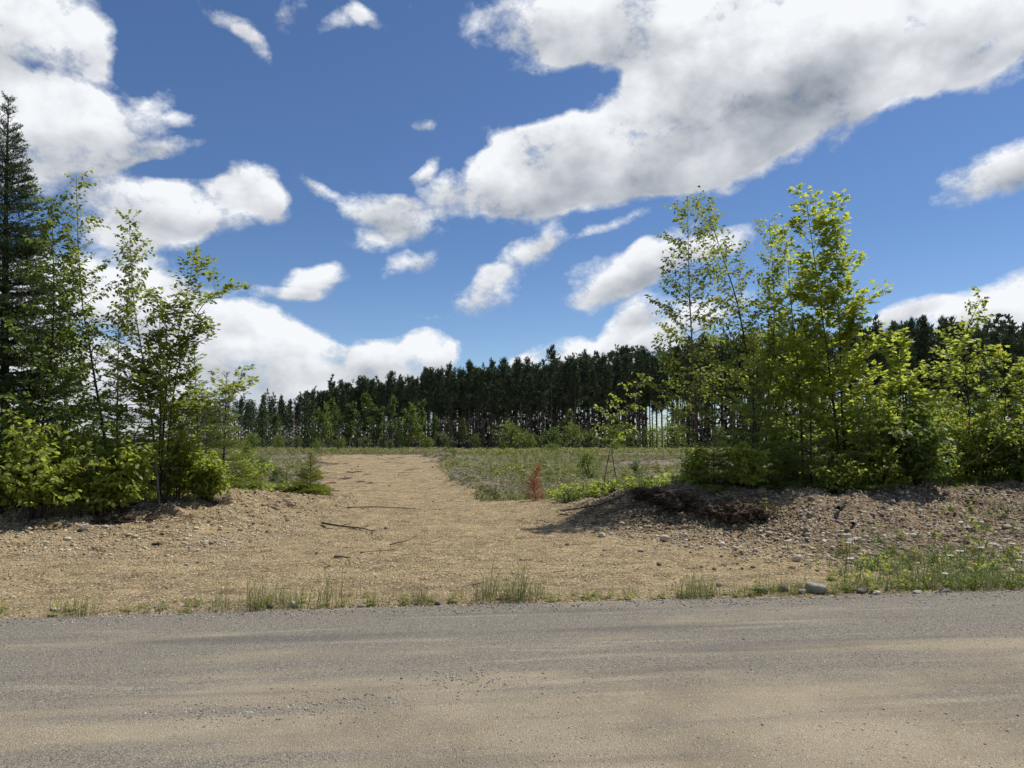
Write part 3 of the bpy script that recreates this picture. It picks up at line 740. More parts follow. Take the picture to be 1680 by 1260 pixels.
def stem(px, dist, n=14):
    """path through photo points at one distance, foot on the ground; px = [(x, y), ...] or [(x, y, distance)]"""
    pts = [P(a[0], a[1], a[2] if len(a) > 2 else dist) for a in px]
    pts[0][2] = hz(pts[0][0], pts[0][1]) - .05
    return smooth_path(pts, n)
def taper(a, b, pw=.8, mid=None):
    if mid: return lambda t: (a + (mid - a) * min(1, t / .45)) if t < .45 else mid + (b - mid) * ((t - .45) / .55) ** pw
    return lambda t: a + (b - a) * t ** pw
def birch(seed, px, dist, r0, nb, t0, Lf, label, name='birch_sapling', cat='birch tree', mat=None, lm=None, ls=.055, gap=.032, **kw):
    rng = np.random.default_rng(seed); tb, cr = Tubes(), Crown(); tr = stem(px, dist)
    deciduous(tb, cr, rng, tr, r0, nb, t0, Lf, leafsize=ls, leafgap=gap, **kw)
    return finish(name, tr[0] + np.array([0, 0, .05]), tb, cr, LEAF, mat or M_BIRCH, lm or M_BLEAF, label, cat, rng=rng)
def maple(seed, stems, r0, nb, t0, Lf, label, ls=.095, gap=.07, name='maple_sapling', cat='maple tree', lm=None, **kw):
    rng = np.random.default_rng(seed); tb, cr = Tubes(), Crown(); base = None
    for k, (px, dist) in enumerate(stems):
        tr = stem(px, dist); base = tr[0] + np.array([0, 0, .05]) if base is None else base
        deciduous(tb, cr, rng, tr, r0 * (1 if k == 0 else .7), nb if k == 0 else int(nb * .7), t0, Lf, leafsize=ls, leafgap=gap, habit='maple', elev=.35, **kw)
    return finish(name, base, tb, cr, MAPLE, M_BARK, lm or M_MAPLE, label, cat, rng=rng)
def shrub(seed, px, py, dist, w, h, nst, label, name='leafy_shrub', cat='shrub', ls=.07, gap=.045, lm=None, tm=None, habit='birch', nb=9, lean=.35, Lm=.35, dpt=None):
    """many stems from one foot; px, py is where it meets the ground in the photo"""
    rng = np.random.default_rng(seed); tb, cr = Tubes(), Crown()
    b = P(px, py, dist); b[2] = hz(b[0], b[1])
    for k in range(int(nst * 1.1)):
        a = rng.random() * 6.283; rr = rng.random() ** .5
        tip = b + np.array([math.cos(a) * rr * w / 2, math.sin(a) * rr * (dpt or w) / 2, h * (1 - .35 * rr * rr) * rng.uniform(.72, 1.0)])
        foot = b + np.array([math.cos(a) * .08 * w * rr, math.sin(a) * .08 * w * rr, -.04])
        midp = foot * .5 + tip * .5 + np.array([math.cos(a), math.sin(a), 0]) * (-.06 * w) + rng.normal(0, .02, 3) + np.array([0, 0, .08 * h])
        tr = smooth_path([foot, midp, tip], 8)
        deciduous(tb, cr, rng, tr, .005 + .004 * h, nb, .18, taper(Lm * h, .10 * h, .8), elev=.45, leafsize=ls, leafgap=gap, habit=habit, twig=.09, tl=.25)
    return finish(name, b, tb, cr, tm or (LEAF if habit == 'birch' else MAPLE), M_BARK, lm or M_MIXL, label, cat, rng=rng, crown='foliage', trunk='stem')
def fir(seed, px, dist, r0, whorl, nper, Lf, label, name='fir_sapling', cat='fir tree', lm=None, **kw):
    rng = np.random.default_rng(seed); tb, cr = Tubes(), Crown(); tr = stem(px, dist)
    conifer(tb, cr, rng, tr, r0, whorl, nper, Lf, **kw)
    return finish(name, tr[0] + np.array([0, 0, .05]), tb, cr, NEEDLE, M_BARK, lm or M_FIR, label, cat, rng=rng)

# ---------------------------------------------------------------- right-hand thicket
maple_bias = np.array([0, 0, 0])
birch(11, [(1145, 815), (1140, 640), (1132, 500), (1128, 345)], 13.4, .030, 40, .18, taper(.80, .36, 1.2, .80), 'slender young birch with a dark straight stem nearest the spoil heap', ls=.062, gap=.040, elev=.15, up=.5, twig=.11)
birch(12, [(1250, 810), (1240, 700), (1215, 520), (1185, 420), (1158, 335)], 13.9, .032, 34, .22, taper(.80, .30, 1.2, .75), 'young birch leaning left, its narrow top crossing that of the straight birch', ls=.060, gap=.042, elev=.2, up=.45, twig=.11, mat=M_BARK)
birch(13, [(1215, 800), (1262, 640), (1270, 500), (1262, 365)], 14.6, .026, 38, .2, taper(.85, .28, 1.0, .80), 'young birch with airy light green top between the leaning birch and the bright maple', ls=.062, gap=.040, elev=.25, up=.45, mat=M_BARK, lm=M_MIXL)
maple(14, [([(1318, 800), (1312, 640), (1300, 520), (1290, 395)], 14.2)], .030, 34, .16, taper(1.0, .3, 1.0, .85), 'leafy green maple sapling just left of the tallest bright maple', ls=.085, gap=.065)
maple(15, [([(1385, 800), (1372, 700), (1352, 540), (1322, 325)], 13.2), ([(1392, 800), (1382, 690), (1378, 560), (1370, 345)], 13.3)], .036, 44, .14, taper(1.0, .25, 1.0, .85), 'tallest bright yellow-green maple with a twin stem in the right-hand thicket', ls=.092, gap=.062)
maple(16, [([(1470, 810), (1470, 700), (1478, 640), (1470, 560)], 12.9), ([(1478, 810), (1500, 700), (1540, 640), (1560, 575)], 13.0)], .020, 22, .2, taper(.75, .30, .8), 'low spreading maple with bright flat leaf sprays right of the tallest maple', ls=.090, gap=.065)
birch(17, [(1585, 815), (1590, 680), (1583, 560), (1610, 490)], 13.6, .022, 26, .2, taper(.65, .22, 1.0, .55), 'thin sapling with a drooping crooked tip standing against the dark pines at the right', name='cherry_sapling', cat='sapling', mat=M_BARK, lm=M_MIXL, ls=.075, gap=.045, elev=.3)
maple(18, [([(1640, 815), (1645, 720), (1650, 650), (1640, 590)], 13.4), ([(1650, 815), (1685, 700), (1720, 620)], 13.6)], .020, 22, .2, taper(.7, .30, .8), 'low maple bush above the arching bare branch at the right edge', ls=.085, gap=.06, lm=M_MIXL)
birch(19, [(1015, 800, 14.8), (1004, 740, 15.2), (1012, 690, 15.2), (1035, 640, 15.2), (1062, 620, 15.2)], 15.2, .012, 14, .35, taper(.55, .25, 1), 'thin bent sapling arching alone left of the right-hand thicket', name='bent_sapling', cat='sapling', mat=M_BARK, lm=M_MIXL, ls=.062, gap=.042, elev=.2, up=.0)
fir(21, [(1236, 800), (1236, 540)], 13.0, .028, .20, 6, taper(1.05, .10, .9), 'broad balsam fir with layered fresh boughs amid the right-hand birches', twig=.06, dens=.85, ngap=.010, nlen=.030, nw=.0075)
fir(22, [(1170, 806), (1172, 700)], 12.6, .016, .15, 5, taper(.60, .08, .9), 'small fir at the foot of the leaning birch', nlen=.030, nw=.0075)
fir(23, [(1330, 805), (1330, 640)], 12.8, .020, .18, 6, taper(.85, .10, .9), 'bushy small fir under the tallest bright maple', nlen=.030, nw=.0075, lm=M_FIR)
fir(24, [(1425, 808), (1428, 655)], 12.4, .018, .16, 6, taper(.8, .10, .9), 'bushy small fir between the twin-stemmed maple and the dark round shrub', nlen=.030, nw=.0075, lm=M_FIR)
shrub(31, 1510, 812, 12.3, 1.15, 1.45, 16, 'dark round shrub with glossy leaves at the crest of the right-hand bank', ls=.085, gap=.05, lm=M_DLEAF, nb=12)
shrub(32, 1135, 806, 12.9, .8, .95, 8, 'low leafy shrub at the left foot of the right-hand thicket', ls=.06)
shrub(33, 1230, 806, 12.3, .7, .85, 8, 'yellow-green leafy shrub in front of the broad balsam fir', ls=.07, lm=M_MAPLE)
shrub(34, 1370, 812, 12.2, 1.0, .8, 9, 'low shrub in front of the twin-stemmed maple', ls=.055)
shrub(35, 1445, 812, 12.2, .9, .9, 9, 'low green shrub left of the dark round shrub', ls=.055)
shrub(36, 1610, 818, 13.2, 1.6, 1.35, 14, 'wide leafy shrub behind the arching bare branch', ls=.06, lm=M_MIXL)
shrub(37, 1690, 818, 12.8, 1.3, 1.3, 10, 'leafy shrub cut by the right edge of the picture', ls=.07, lm=M_DLEAF)
shrub(38, 1475, 800, 14.6, 1.8, 1.9, 14, 'tall shrub behind the low spreading maple', ls=.075)
shrub(39, 1570, 800, 15.2, 1.8, 2.0, 14, 'tall shrub behind the thin crooked sapling', ls=.07)
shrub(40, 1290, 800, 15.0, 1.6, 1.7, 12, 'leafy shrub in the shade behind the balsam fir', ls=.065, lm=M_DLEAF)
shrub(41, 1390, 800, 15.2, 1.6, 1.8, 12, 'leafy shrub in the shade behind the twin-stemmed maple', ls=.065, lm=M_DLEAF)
# bare arching branch
tb = Tubes(); path = smooth_path([P(1700, 835, 12.2) * 1, P(1560, 768, 12.1), P(1618, 748, 12.0), P(1645, 722, 12.0), P(1656, 692, 12.0)][1:], 16)
path = np.concatenate([smooth_path([P(1545, 800, 12.15), P(1578, 764, 12.1)], 4)[:-1], path[2:]])
tb.add(path, np.linspace(.013, .005, len(path)), 6); V, Fc = tb.out(); b0 = path[0].copy()
tag(mesh('arching_branch', V, Fc, M_BARK, loc=b0), 'bare dark branch arching over the grass right of the dark round shrub', 'branch')

# ---------------------------------------------------------------- left-hand thicket
fir(51, [(8, 850), (8, 500), (10, 330), (14, 162)], 12.9, .085, .20, 8, taper(1.50, .12, 1.45), 'tall dark spruce at the left edge, its bare leader against the clouds', name='spruce_tree', cat='spruce tree', lm=M_SPRUCE, twig=.060, ngap=.011, nlen=.034, nw=.0095, t0=.22, elev=.05, droop=.05)
birch(52, [(185, 832), (175, 740), (152, 600), (132, 470), (125, 290)], 12.4, .034, 34, .26, taper(.62, .26, 1.2, .60), 'thin birch rising left of centre in the left-hand thicket, dark crooked stem', ls=.060, gap=.042, elev=.3, up=.45, mat=M_BARK, lm=M_BLEAF)
birch(53, [(262, 828), (250, 700), (236, 600), (218, 480), (212, 360)], 12.8, .026, 48, .34, taper(.55, .18, 1.0, .66), 'dense-topped birch with a reddish pale stem in the left-hand thicket', ls=.060, gap=.036, elev=.3, up=.35, mat=M_PALEBARK)
maple(54, [([(262, 825), (272, 650), (290, 560), (315, 440)], 12.9), ([(265, 825), (262, 700), (275, 600), (270, 500)], 13.0), ([(268, 825), (285, 640), (312, 540), (342, 490), (372, 478)], 12.8), ([(270, 825), (300, 700), (335, 655), (388, 640)], 12.9)], .022, 24, .30, taper(.85, .40, .8), 'maple sapling reaching right with long leafy limbs, outermost of the left-hand thicket', ls=.080, gap=.07, bias=np.array([.55, 0, 0]), lm=M_BLEAF)
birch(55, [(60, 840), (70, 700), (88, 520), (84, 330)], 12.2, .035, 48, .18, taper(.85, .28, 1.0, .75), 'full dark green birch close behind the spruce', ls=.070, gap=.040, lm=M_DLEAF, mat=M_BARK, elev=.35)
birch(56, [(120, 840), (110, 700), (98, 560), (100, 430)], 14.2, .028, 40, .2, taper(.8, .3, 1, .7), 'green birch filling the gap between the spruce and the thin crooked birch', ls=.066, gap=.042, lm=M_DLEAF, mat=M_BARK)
fir(57, [(265, 822), (262, 500)], 14.4, .030, .24, 5, taper(.85, .08, 1.0), 'sparse thin fir behind the pale-stemmed birch', dens=.7, nlen=.030, nw=.0070, lm=M_SPRUCE)
fir(58, [(365, 818), (372, 615)], 15.2, .026, .22, 6, taper(.95, .08, .8), 'young fir with a pointed leader at the right end of the left-hand thicket', nlen=.032, nw=.0080)
fir(59, [(190, 825), (195, 520)], 15.0, .034, .25, 6, taper(1.0, .08, 1.0), 'slim dark fir deep in the left-hand thicket', dens=.8, nlen=.030, nw=.0075, lm=M_SPRUCE)
fir(60, [(330, 822), (318, 560)], 16.0, .03, .24, 5, taper(.8, .08, 1.0), 'thin dark fir just behind the reaching maple', dens=.7, nlen=.030, nw=.0075, lm=M_SPRUCE)
maple(61, [([(205, 832), (215, 740), (235, 680), (250, 620)], 12.3), ([(212, 832), (180, 740), (160, 680)], 12.3)], .016, 18, .25, taper(.6, .3, .8), 'low bright maple bush in the middle of the left-hand thicket', ls=.085, gap=.065, lm=M_MIXL)
shrub(71, 60, 848, 11.4, 1.7, 1.75, 14, 'large-leaved shrub in front of the tall spruce', ls=.082, gap=.06, lm=M_MIXL, nb=9)
shrub(72, 160, 835, 12.0, 1.1, .95, 10, 'bright green bush at the foot of the thin crooked birch', ls=.075, lm=M_MIXL)
shrub(73, 205, 830, 12.0, .9, 1.4, 10, 'leafy bush beside the reddish pale stem', ls=.080, lm=M_MIXL)
shrub(74, 345, 820, 13.3, 1.0, .85, 12, 'round green bush on the left-hand mound at the right end of the thicket', ls=.070, lm=M_MIXL, nb=11)
shrub(75, 290, 822, 13.3, 1.2, 1.25, 10, 'loose leafy bush below the reaching maple', ls=.075, lm=M_MIXL)
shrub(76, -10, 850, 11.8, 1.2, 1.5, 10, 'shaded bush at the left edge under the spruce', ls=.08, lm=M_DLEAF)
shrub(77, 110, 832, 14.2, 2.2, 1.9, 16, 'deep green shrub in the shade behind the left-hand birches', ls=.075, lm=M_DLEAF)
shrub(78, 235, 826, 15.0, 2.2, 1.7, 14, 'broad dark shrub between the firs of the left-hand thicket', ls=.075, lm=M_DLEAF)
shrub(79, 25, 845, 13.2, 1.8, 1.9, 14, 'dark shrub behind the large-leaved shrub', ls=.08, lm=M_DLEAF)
shrub(80, 395, 812, 16.5, 1.6, 1.1, 10, 'low bush at the edge of the clearing beside the pointed fir', ls=.06, lm=M_MIXL)
# ---------------------------------------------------------------- in the clearing
fir(91, [(508, 822, 17.4), (510, 745, 17.4)], 17.4, .016, .09, 8, taper(.72, .08, .7), 'small yellow-green fir at the left edge of the dirt drive', name='yellow_green_fir', lm=M_FIRY, nlen=.03, nw=.007, ngap=.010)
fir(92, [(470, 822, 18.0), (470, 768, 18.0)], 18.0, .014, .10, 7, taper(.55, .08, .6), 'smaller fir left of the yellow-green fir', lm=M_FIRY, nlen=.03, nw=.007)
fir(93, [(880, 812, 16.2), (876, 792, 16.2), (884, 768, 16.2)], 16.2, .010, .065, 5, taper(.32, .14, .6), 'small dead spruce with rust red needles beside the spoil heap', name='dead_spruce', cat='dead spruce', lm=M_DEAD, nlen=.028, nw=.007, ngap=.010, elev=.45)
tb = Tubes(); path = smooth_path([P(990, 798, 15.5), P(996, 762, 15.5), P(1001, 735, 15.5)], 6); path[0][2] = hz(*path[0][:2]) - .03
tb.add(path, np.linspace(.011, .006, 6), 5); tb.add(np.array([path[3], path[3] + np.array([.05, 0, .06])]), np.array([.005, .002]), 4); V, Fc = tb.out()
tag(mesh('dead_stick', V, Fc, M_BARK, loc=path[0].copy()), 'thin dark stick upright in the meadow left of the right-hand thicket', 'stick')
# ================================================================ the pine wood and the bushes at its foot
M_PINEBARK = bark_mat('pine_bark', (.095, .072, .060), (.23, .175, .145))
M_PINE = leaf_mat('pine_needle', (.042, .062, .028), (.094, .118, .052), (.06, .08, .03), .18, .6)
M_FARLEAF = leaf_mat('wood_edge_leaf', (.045, .078, .020), (.095, .130, .034), (.18, .25, .035), .35)
M_FARLITE = leaf_mat('bush_leaf', (.075, .120, .022), (.145, .180, .036), (.28, .36, .045), .38)
def pine_proto(seed, H, light=False):
    rng = np.random.default_rng(seed); tb, cr = Tubes(), Crown()
    lean = rng.normal(0, .25, 2)
    tr = np.array([[lean[0] * f ** 2, lean[1] * f ** 2, H * f] for f in np.linspace(0, 1, 8)]); tr[0, 2] = -.6
    tb.add(tr, np.linspace(.19, .04, 8) * H / 20, 6 if not light else 4)
    c0 = rng.uniform(.44, .56)
    nl = 18 if light else 46
    for i in range(nl):
        tt = c0 + (1 - c0) * (i + rng.random()) / nl; u = (tt - c0) / (1 - c0)
        L = (1.0 + 1.7 * math.sin(min(1, u * 1.5 + .25) * 2.0) * (1 - u) ** .80) * rng.uniform(.55, 1.2) * H / 20
        ph = rng.random() * 6.283; ev = .05 + .7 * u ** 1.5
        p, _ = along(tr, tt); d = np.array([math.cos(ph) * math.cos(ev), math.sin(ph) * math.cos(ev), math.sin(ev)])
        br = wander(p, d, L, 4, .45, .08, rng)
        if not light: tb.add(br[[0, 2, 4]], np.array([.045, .03, .012]), 3)
        nt = (4 if light else 8)
        for j in range(nt):
            q, bd = along(br, .30 + .70 * (j + rng.random()) / nt); q = q + rng.normal(0, .16 + .10 * (not light), 3)
            nq = 3 if light else 9; w = .30 if light else .10
            for _ in range(nq):
                a = bd * .5 + rng.normal(0, .6, 3) + np.array([0, 0, .55])
                cr.leaf(q, a, rng.normal(0, 1, 3), np.array([w, rng.uniform(.40, .75), .3]))
    for _ in range(3 if light else 10):                       # top tuft
        a = rng.normal(0, .4, 3) + np.array([0, 0, 1]); cr.leaf(tr[-1] - np.array([0, 0, rng.uniform(0, .8)]), a, rng.normal(0, 1, 3), np.array([.16, .8, .3]))
    if not light:
        for i in range(46):                                   # dead lower limbs
            tt = .20 + (c0 - .14) * rng.random() ** .6; ph = rng.random() * 6.283; L = rng.uniform(.5, 1.5)
            p, _ = along(tr, tt); br = wander(p, np.array([math.cos(ph), math.sin(ph), rng.uniform(-.1, .25)]), L, 2, -.1, .1, rng); tb.add(br, np.array([.030, .020, .008]), 3)
    return tb, cr
def build_proto(name, tb, cr, tmpl, mb, ml, label, cat, group, rng):
    root = empty(name, (0, 0, 0), label, cat, group)
    V, Fc = tb.out(); mesh('trunk', V, Fc, mb, parent=root)
    V, Fc, r = instance(tmpl[0], tmpl[1], np.array(cr.p), np.array(cr.a), np.array(cr.n), np.array(cr.s), rng)
    mesh('crown', V, Fc, ml, {'rnd': r}, parent=root, smooth=False)
    return root
PG = 'pines of the dense wood beyond the clearing'
PL = 'tall dark pine with a bare straight trunk in the wood beyond the clearing'
rngf = np.random.default_rng(99)
protos = []
for s in range(7):
    tb, cr = pine_proto(200 + s, 20.0); protos.append(build_proto('pine_tree', tb, cr, NEEDLE, M_PINEBARK, M_PINE, PL, 'pine tree', PG, rngf))
used = [False] * 7
EDGE = [(-150, 268), (-95, 262), (-62, 250), (-40, 233), (0, 181), (21, 157), (48, 137), (72, 122), (100, 112), (140, 108)]
ex = np.array(EDGE, float); es = np.concatenate([[0], np.cumsum(np.linalg.norm(np.diff(ex, axis=0), axis=1))])
def edge_at(s): return np.array([np.interp(s, es, ex[:, 0]), np.interp(s, es, ex[:, 1])])
def htop(px): return np.interp(px, [380, 470, 530, 640, 760, 850, 1000, 1080, 1200, 1430, 1500, 1700], [664, 660, 641, 627, 613, 604, 586, 573, 560, 540, 533, 536])
def place_trees(rows, spacing, r0, jitter=.9):
    out = []
    for r in rows:
        s = rngf.uniform(0, spacing)
        while s < es[-1]:
            c = edge_at(s); dd = edge_at(s + 1) - edge_at(s - 1); dd /= np.linalg.norm(dd); nn = np.array([-dd[1], dd[0]])
            q = c + nn * (r0 + r * spacing) * 1.0 + rngf.normal(0, jitter, 2)
            px = 840 + q[0] / q[1] * F
            out.append((q[0], q[1], px)); s += spacing * rngf.uniform(.85, 1.2)
    return out
def size_for(x, y, px, row):
    front = 20.0
    ptop = htop(px) + rngf.normal(0, 8.5)
    H = (ptop - HZ) * -y / F + CAMZ - hz(x, y)
    return np.clip(H * (.97 if row < 2 else 1.0), 9, 30)
cand = [(x, y, px) for (x, y, px) in place_trees(range(5), 3.9, 0) if 380 < px < 1740]
cand.sort(key=lambda c: c[1]); cand = cand[:296] if len(cand) > 296 else cand
for (x, y, px) in cand:
    k = int(rngf.integers(7)); root = protos[k]; H = size_for(x, y, px, 0) * rngf.uniform(.90, 1.03); sc = H / 20
    loc = (x, y, hz(x, y)); w = sc * rngf.uniform(.74, 1.0)
    if not used[k]: used[k] = True; root.location = loc; root.rotation_euler = (0, 0, rngf.uniform(0, 6.28)); root.scale = (w, w, sc)
    else: copy_thing(root, loc, rngf.uniform(0, 6.28), (w, w, sc))
# the rest of the wood, farther in, as one mass
lp = [pine_proto(300 + s, 20.0, True) for s in range(4)]
lpm = []
for tb, cr in lp:
    V, Fc = tb.out(); V2, F2, r2 = instance(NEEDLE[0], NEEDLE[1], np.array(cr.p), np.array(cr.a), np.array(cr.n), np.array(cr.s), rngf); lpm.append((V, Fc[0], V2, F2[0], r2))
A = [[], [], 0]; B = [[], [], [], 0]
for (x, y, px) in place_trees(range(5, 13), 4.6, -2, 1.3):
    if not (200 < px < 1800): continue
    if 1060 < px < 1100 or 1395 < px < 1420: continue
    if y > 1000: continue
    V, F1, V2, F2, r2 = lpm[int(rngf.integers(4))]
    H = size_for(x, y, px, 5) * rngf.uniform(.9, 1.0); sc = H / 20; a = rngf.uniform(0, 6.28); ca, sa = math.cos(a), math.sin(a)
    Rm = np.array([[ca, sa, 0], [-sa, ca, 0], [0, 0, 1]]); lo = np.array([x, y, hz(x, y)])
    A[0].append(V @ Rm * sc + lo); A[1].append(F1 + A[2]); A[2] += len(V)
    B[0].append(V2 @ Rm * np.array([sc * 1.1, sc * 1.1, sc]) + lo); B[1].append(F2 + B[3]); B[3] += len(V2); B[2].append(r2)
wood = mesh('forest', np.concatenate(B[0]), [np.concatenate(B[1])], M_PINE, {'rnd': np.concatenate(B[2])}, smooth=False)
tag(wood, 'dark interior of the pine wood', 'forest', kind='stuff')
tk = mesh('forest_trunks', np.concatenate(A[0]), [np.concatenate(A[1])], M_PINEBARK); tag(tk, 'trunks deep inside the pine wood', 'forest', kind='stuff')

# shaded lower growth and dead limbs that close the view through the wood
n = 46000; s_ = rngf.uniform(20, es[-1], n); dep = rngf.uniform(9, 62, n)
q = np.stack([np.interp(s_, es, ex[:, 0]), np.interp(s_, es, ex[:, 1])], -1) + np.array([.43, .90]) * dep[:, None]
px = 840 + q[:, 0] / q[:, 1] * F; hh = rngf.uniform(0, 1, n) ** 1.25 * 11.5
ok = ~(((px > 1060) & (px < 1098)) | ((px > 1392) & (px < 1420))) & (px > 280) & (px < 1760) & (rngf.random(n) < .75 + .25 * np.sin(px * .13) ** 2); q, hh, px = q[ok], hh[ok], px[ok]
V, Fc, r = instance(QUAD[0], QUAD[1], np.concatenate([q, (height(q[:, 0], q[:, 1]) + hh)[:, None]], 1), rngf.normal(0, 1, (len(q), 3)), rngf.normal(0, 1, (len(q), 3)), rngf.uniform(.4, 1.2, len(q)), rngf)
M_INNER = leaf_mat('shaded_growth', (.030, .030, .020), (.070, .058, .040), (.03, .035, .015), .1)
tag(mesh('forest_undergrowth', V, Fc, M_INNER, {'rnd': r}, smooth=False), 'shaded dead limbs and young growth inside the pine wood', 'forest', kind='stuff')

# ---- broadleaf trees and bushes at the foot of the wood, firs between them
def broad_proto(seed, H, W, trunk_bare, nleaf, ls, bark, leaf, name, label, cat, group, multi=1):
    rng = np.random.default_rng(seed); tb, cr = Tubes(), Crown()
    for m_ in range(multi):
        o_ = rng.normal(0, .12 * W, 2) if multi > 1 else np.zeros(2)
        tr = np.array([[o_[0] * (.3 + f) + .15 * math.sin(3 * f + seed), o_[1] * (.3 + f), H * f * (1 if m_ == 0 else .85)] for f in np.linspace(0, 1, 7)]); tr[0, 2] = -.3
        tb.add(tr, np.linspace(.011 * H, .004 * H, 7), 5)
        nb = 26 // multi + 6
        for i in range(nb):
            tt = trunk_bare + (1 - trunk_bare) * (i + rng.random()) / nb; u = (tt - trunk_bare) / (1 - trunk_bare)
            L = W / 2 * (math.sin(min(1.0, u + .22) * 2.6) * .9 + .15) * rng.uniform(.5, 1.25); ph = rng.random() * 6.283; ev = .3 + .7 * u
            p, _ = along(tr, min(tt, .99)); br = wander(p, np.array([math.cos(ph) * math.cos(ev), math.sin(ph) * math.cos(ev), math.sin(ev)]), L, 5, .2, .14, rng)
            tb.add(br[[0, 3, 5]], np.array([.0035, .0025, .0012]) * H, 3)
            k = int(nleaf / (nb * multi))
            for j in range(k):
                q, bd = along(br, .15 + .85 * rng.random() ** .7); q = q + rng.normal(0, .075 * W * (.3 + L / W), 3)
                cr.leaf(q, rng.normal(0, .8, 3) + np.array([0, 0, -.1]), rng.normal(0, .7, 3) + np.array([0, 0, .6]), ls * rng.uniform(.6, 1.2))
    return build_proto(name, tb, cr, QUAD, bark, leaf, label, cat, group, rng)
def put(protos_, k, px, dist, hpx, label, group, wf=1.0, base_h=10.0, py=None):
    root, fl = protos_[k]
    x = (px - 840) / F * dist; z = hz(x, dist); sc = (hpx * dist / F) / base_h
    rz = rngf.uniform(0, 6.28)
    if not fl:
        protos_[k][1] = True; root.location = (x, dist, z); root.rotation_euler = (0, 0, rz); root.scale = (sc * wf, sc * wf, sc); root['label'] = label
        if group: root['group'] = group
        return root
    return copy_thing(root, (x, dist, z), rz, (sc * wf, sc * wf, sc), label, group)
GB = 'broadleaf trees along the foot of the pine wood'
bt = [[broad_proto(401, 10, 5.0, .28, 1900, .42, M_PALEBARK, M_FARLEAF, 'broadleaf_tree', 'x', 'broadleaf tree', GB), False],
      [broad_proto(402, 10, 4.4, .35, 1500, .40, M_PALEBARK, M_FARLEAF, 'broadleaf_tree', 'x', 'broadleaf tree', GB), False],
      [broad_proto(403, 10, 6.5, .12, 2200, .42, M_PALEBARK, M_FARLITE, 'broadleaf_tree', 'x', 'broadleaf tree', GB, 2), False]]
BL = 'pale-stemmed broadleaf tree standing at the foot of the pine wood'
for k, px, d, h in [(1, 545, 205, 75), (0, 575, 200, 68), (1, 600, 195, 84), (0, 622, 192, 62), (1, 645, 190, 78), (0, 690, 178, 72), (1, 715, 176, 50), (0, 760, 170, 46), (1, 935, 150, 60), (0, 1010, 140, 52),
                    (0, 430, 215, 60), (1, 452, 212, 52), (0, 350, 220, 56), (1, 320, 215, 62), (0, 1430, 104, 95), (1, 1350, 108, 80), (0, 1610, 100, 100), (1, 1240, 118, 78)]:
    put(bt, k, px, d, h, BL, GB, rngf.uniform(.8, 1.1))
put(bt, 2, 670, 172, 66, 'full green broadleaf tree with several stems left of the centre of the wood edge', GB, 1.0)
put(bt, 2, 528, 196, 66, 'bright green rounded tree near the left end of the wood edge', GB, .9)
GU = 'bushes in front of the pine wood'
bu = [[broad_proto(411, 3, 4.2, .05, 1500, .20, M_BARK, M_FARLITE, 'green_bush', 'x', 'bush', GU, 4), False],
      [broad_proto(412, 3, 3.4, .05, 1100, .20, M_BARK, M_FARLEAF, 'green_bush', 'x', 'bush', GU, 3), False]]
put(bu, 0, 832, 120, 42, 'large rounded green bush in front of the pine trunks, centre of the clearing edge', GU, 1.15, 3)
put(bu, 0, 522, 95, 16, 'small bright yellow-green bush behind the far end of the dirt drive', GU, 1.1, 3)
for k, px, d, h in [(1, 780, 140, 24), (0, 870, 130, 26), (1, 905, 128, 34), (0, 935, 122, 40), (1, 968, 120, 30), (0, 1000, 116, 34), (1, 1035, 112, 26), (0, 1065, 108, 34), (1, 730, 150, 22), (0, 700, 150, 18), (1, 600, 165, 20),
                    (0, 560, 160, 18), (1, 490, 160, 20), (0, 455, 150, 22), (1, 640, 160, 16), (0, 1110, 100, 40), (1, 1180, 100, 36), (0, 1420, 90, 60), (1, 1480, 88, 50), (0, 1560, 86, 62), (1, 1640, 84, 55), (0, 410, 150, 24), (1, 360, 140, 28), (0, 300, 130, 30)]:
    put(bu, k, px, d, h, 'leafy green bush in the row in front of the pine wood', GU, rngf.uniform(.9, 1.4), 3)
for k, px, d, h, w_, lb in [(0, 968, 26, 34, 1.0, 'small green bush in the meadow left of the upright stick'), (1, 1040, 24, 30, .9, 'small dark bush in the meadow beside the right-hand thicket'), (0, 742, 40, 10, 1.6, 'low bush by the far right side of the drive'), (0, 430, 30, 24, 1.4, 'low bush in the meadow left of the drive'),
                        (1, 455, 24, 26, 1.2, 'dark low bush in the meadow behind the left-hand mound'), (0, 405, 40, 20, 1.6, 'yellow-green low bush farther back left of the drive'), (0, 910, 55, 14, 2.0, 'wide low bush far out in the meadow'), (0, 1010, 60, 14, 2.0, 'wide low bush far out in the meadow near the thicket')]:
    put(bu, k, px, d, h, lb, 'low bushes scattered over the clearing', w_, 3)
GS = 'dark firs between the pines and the clearing'
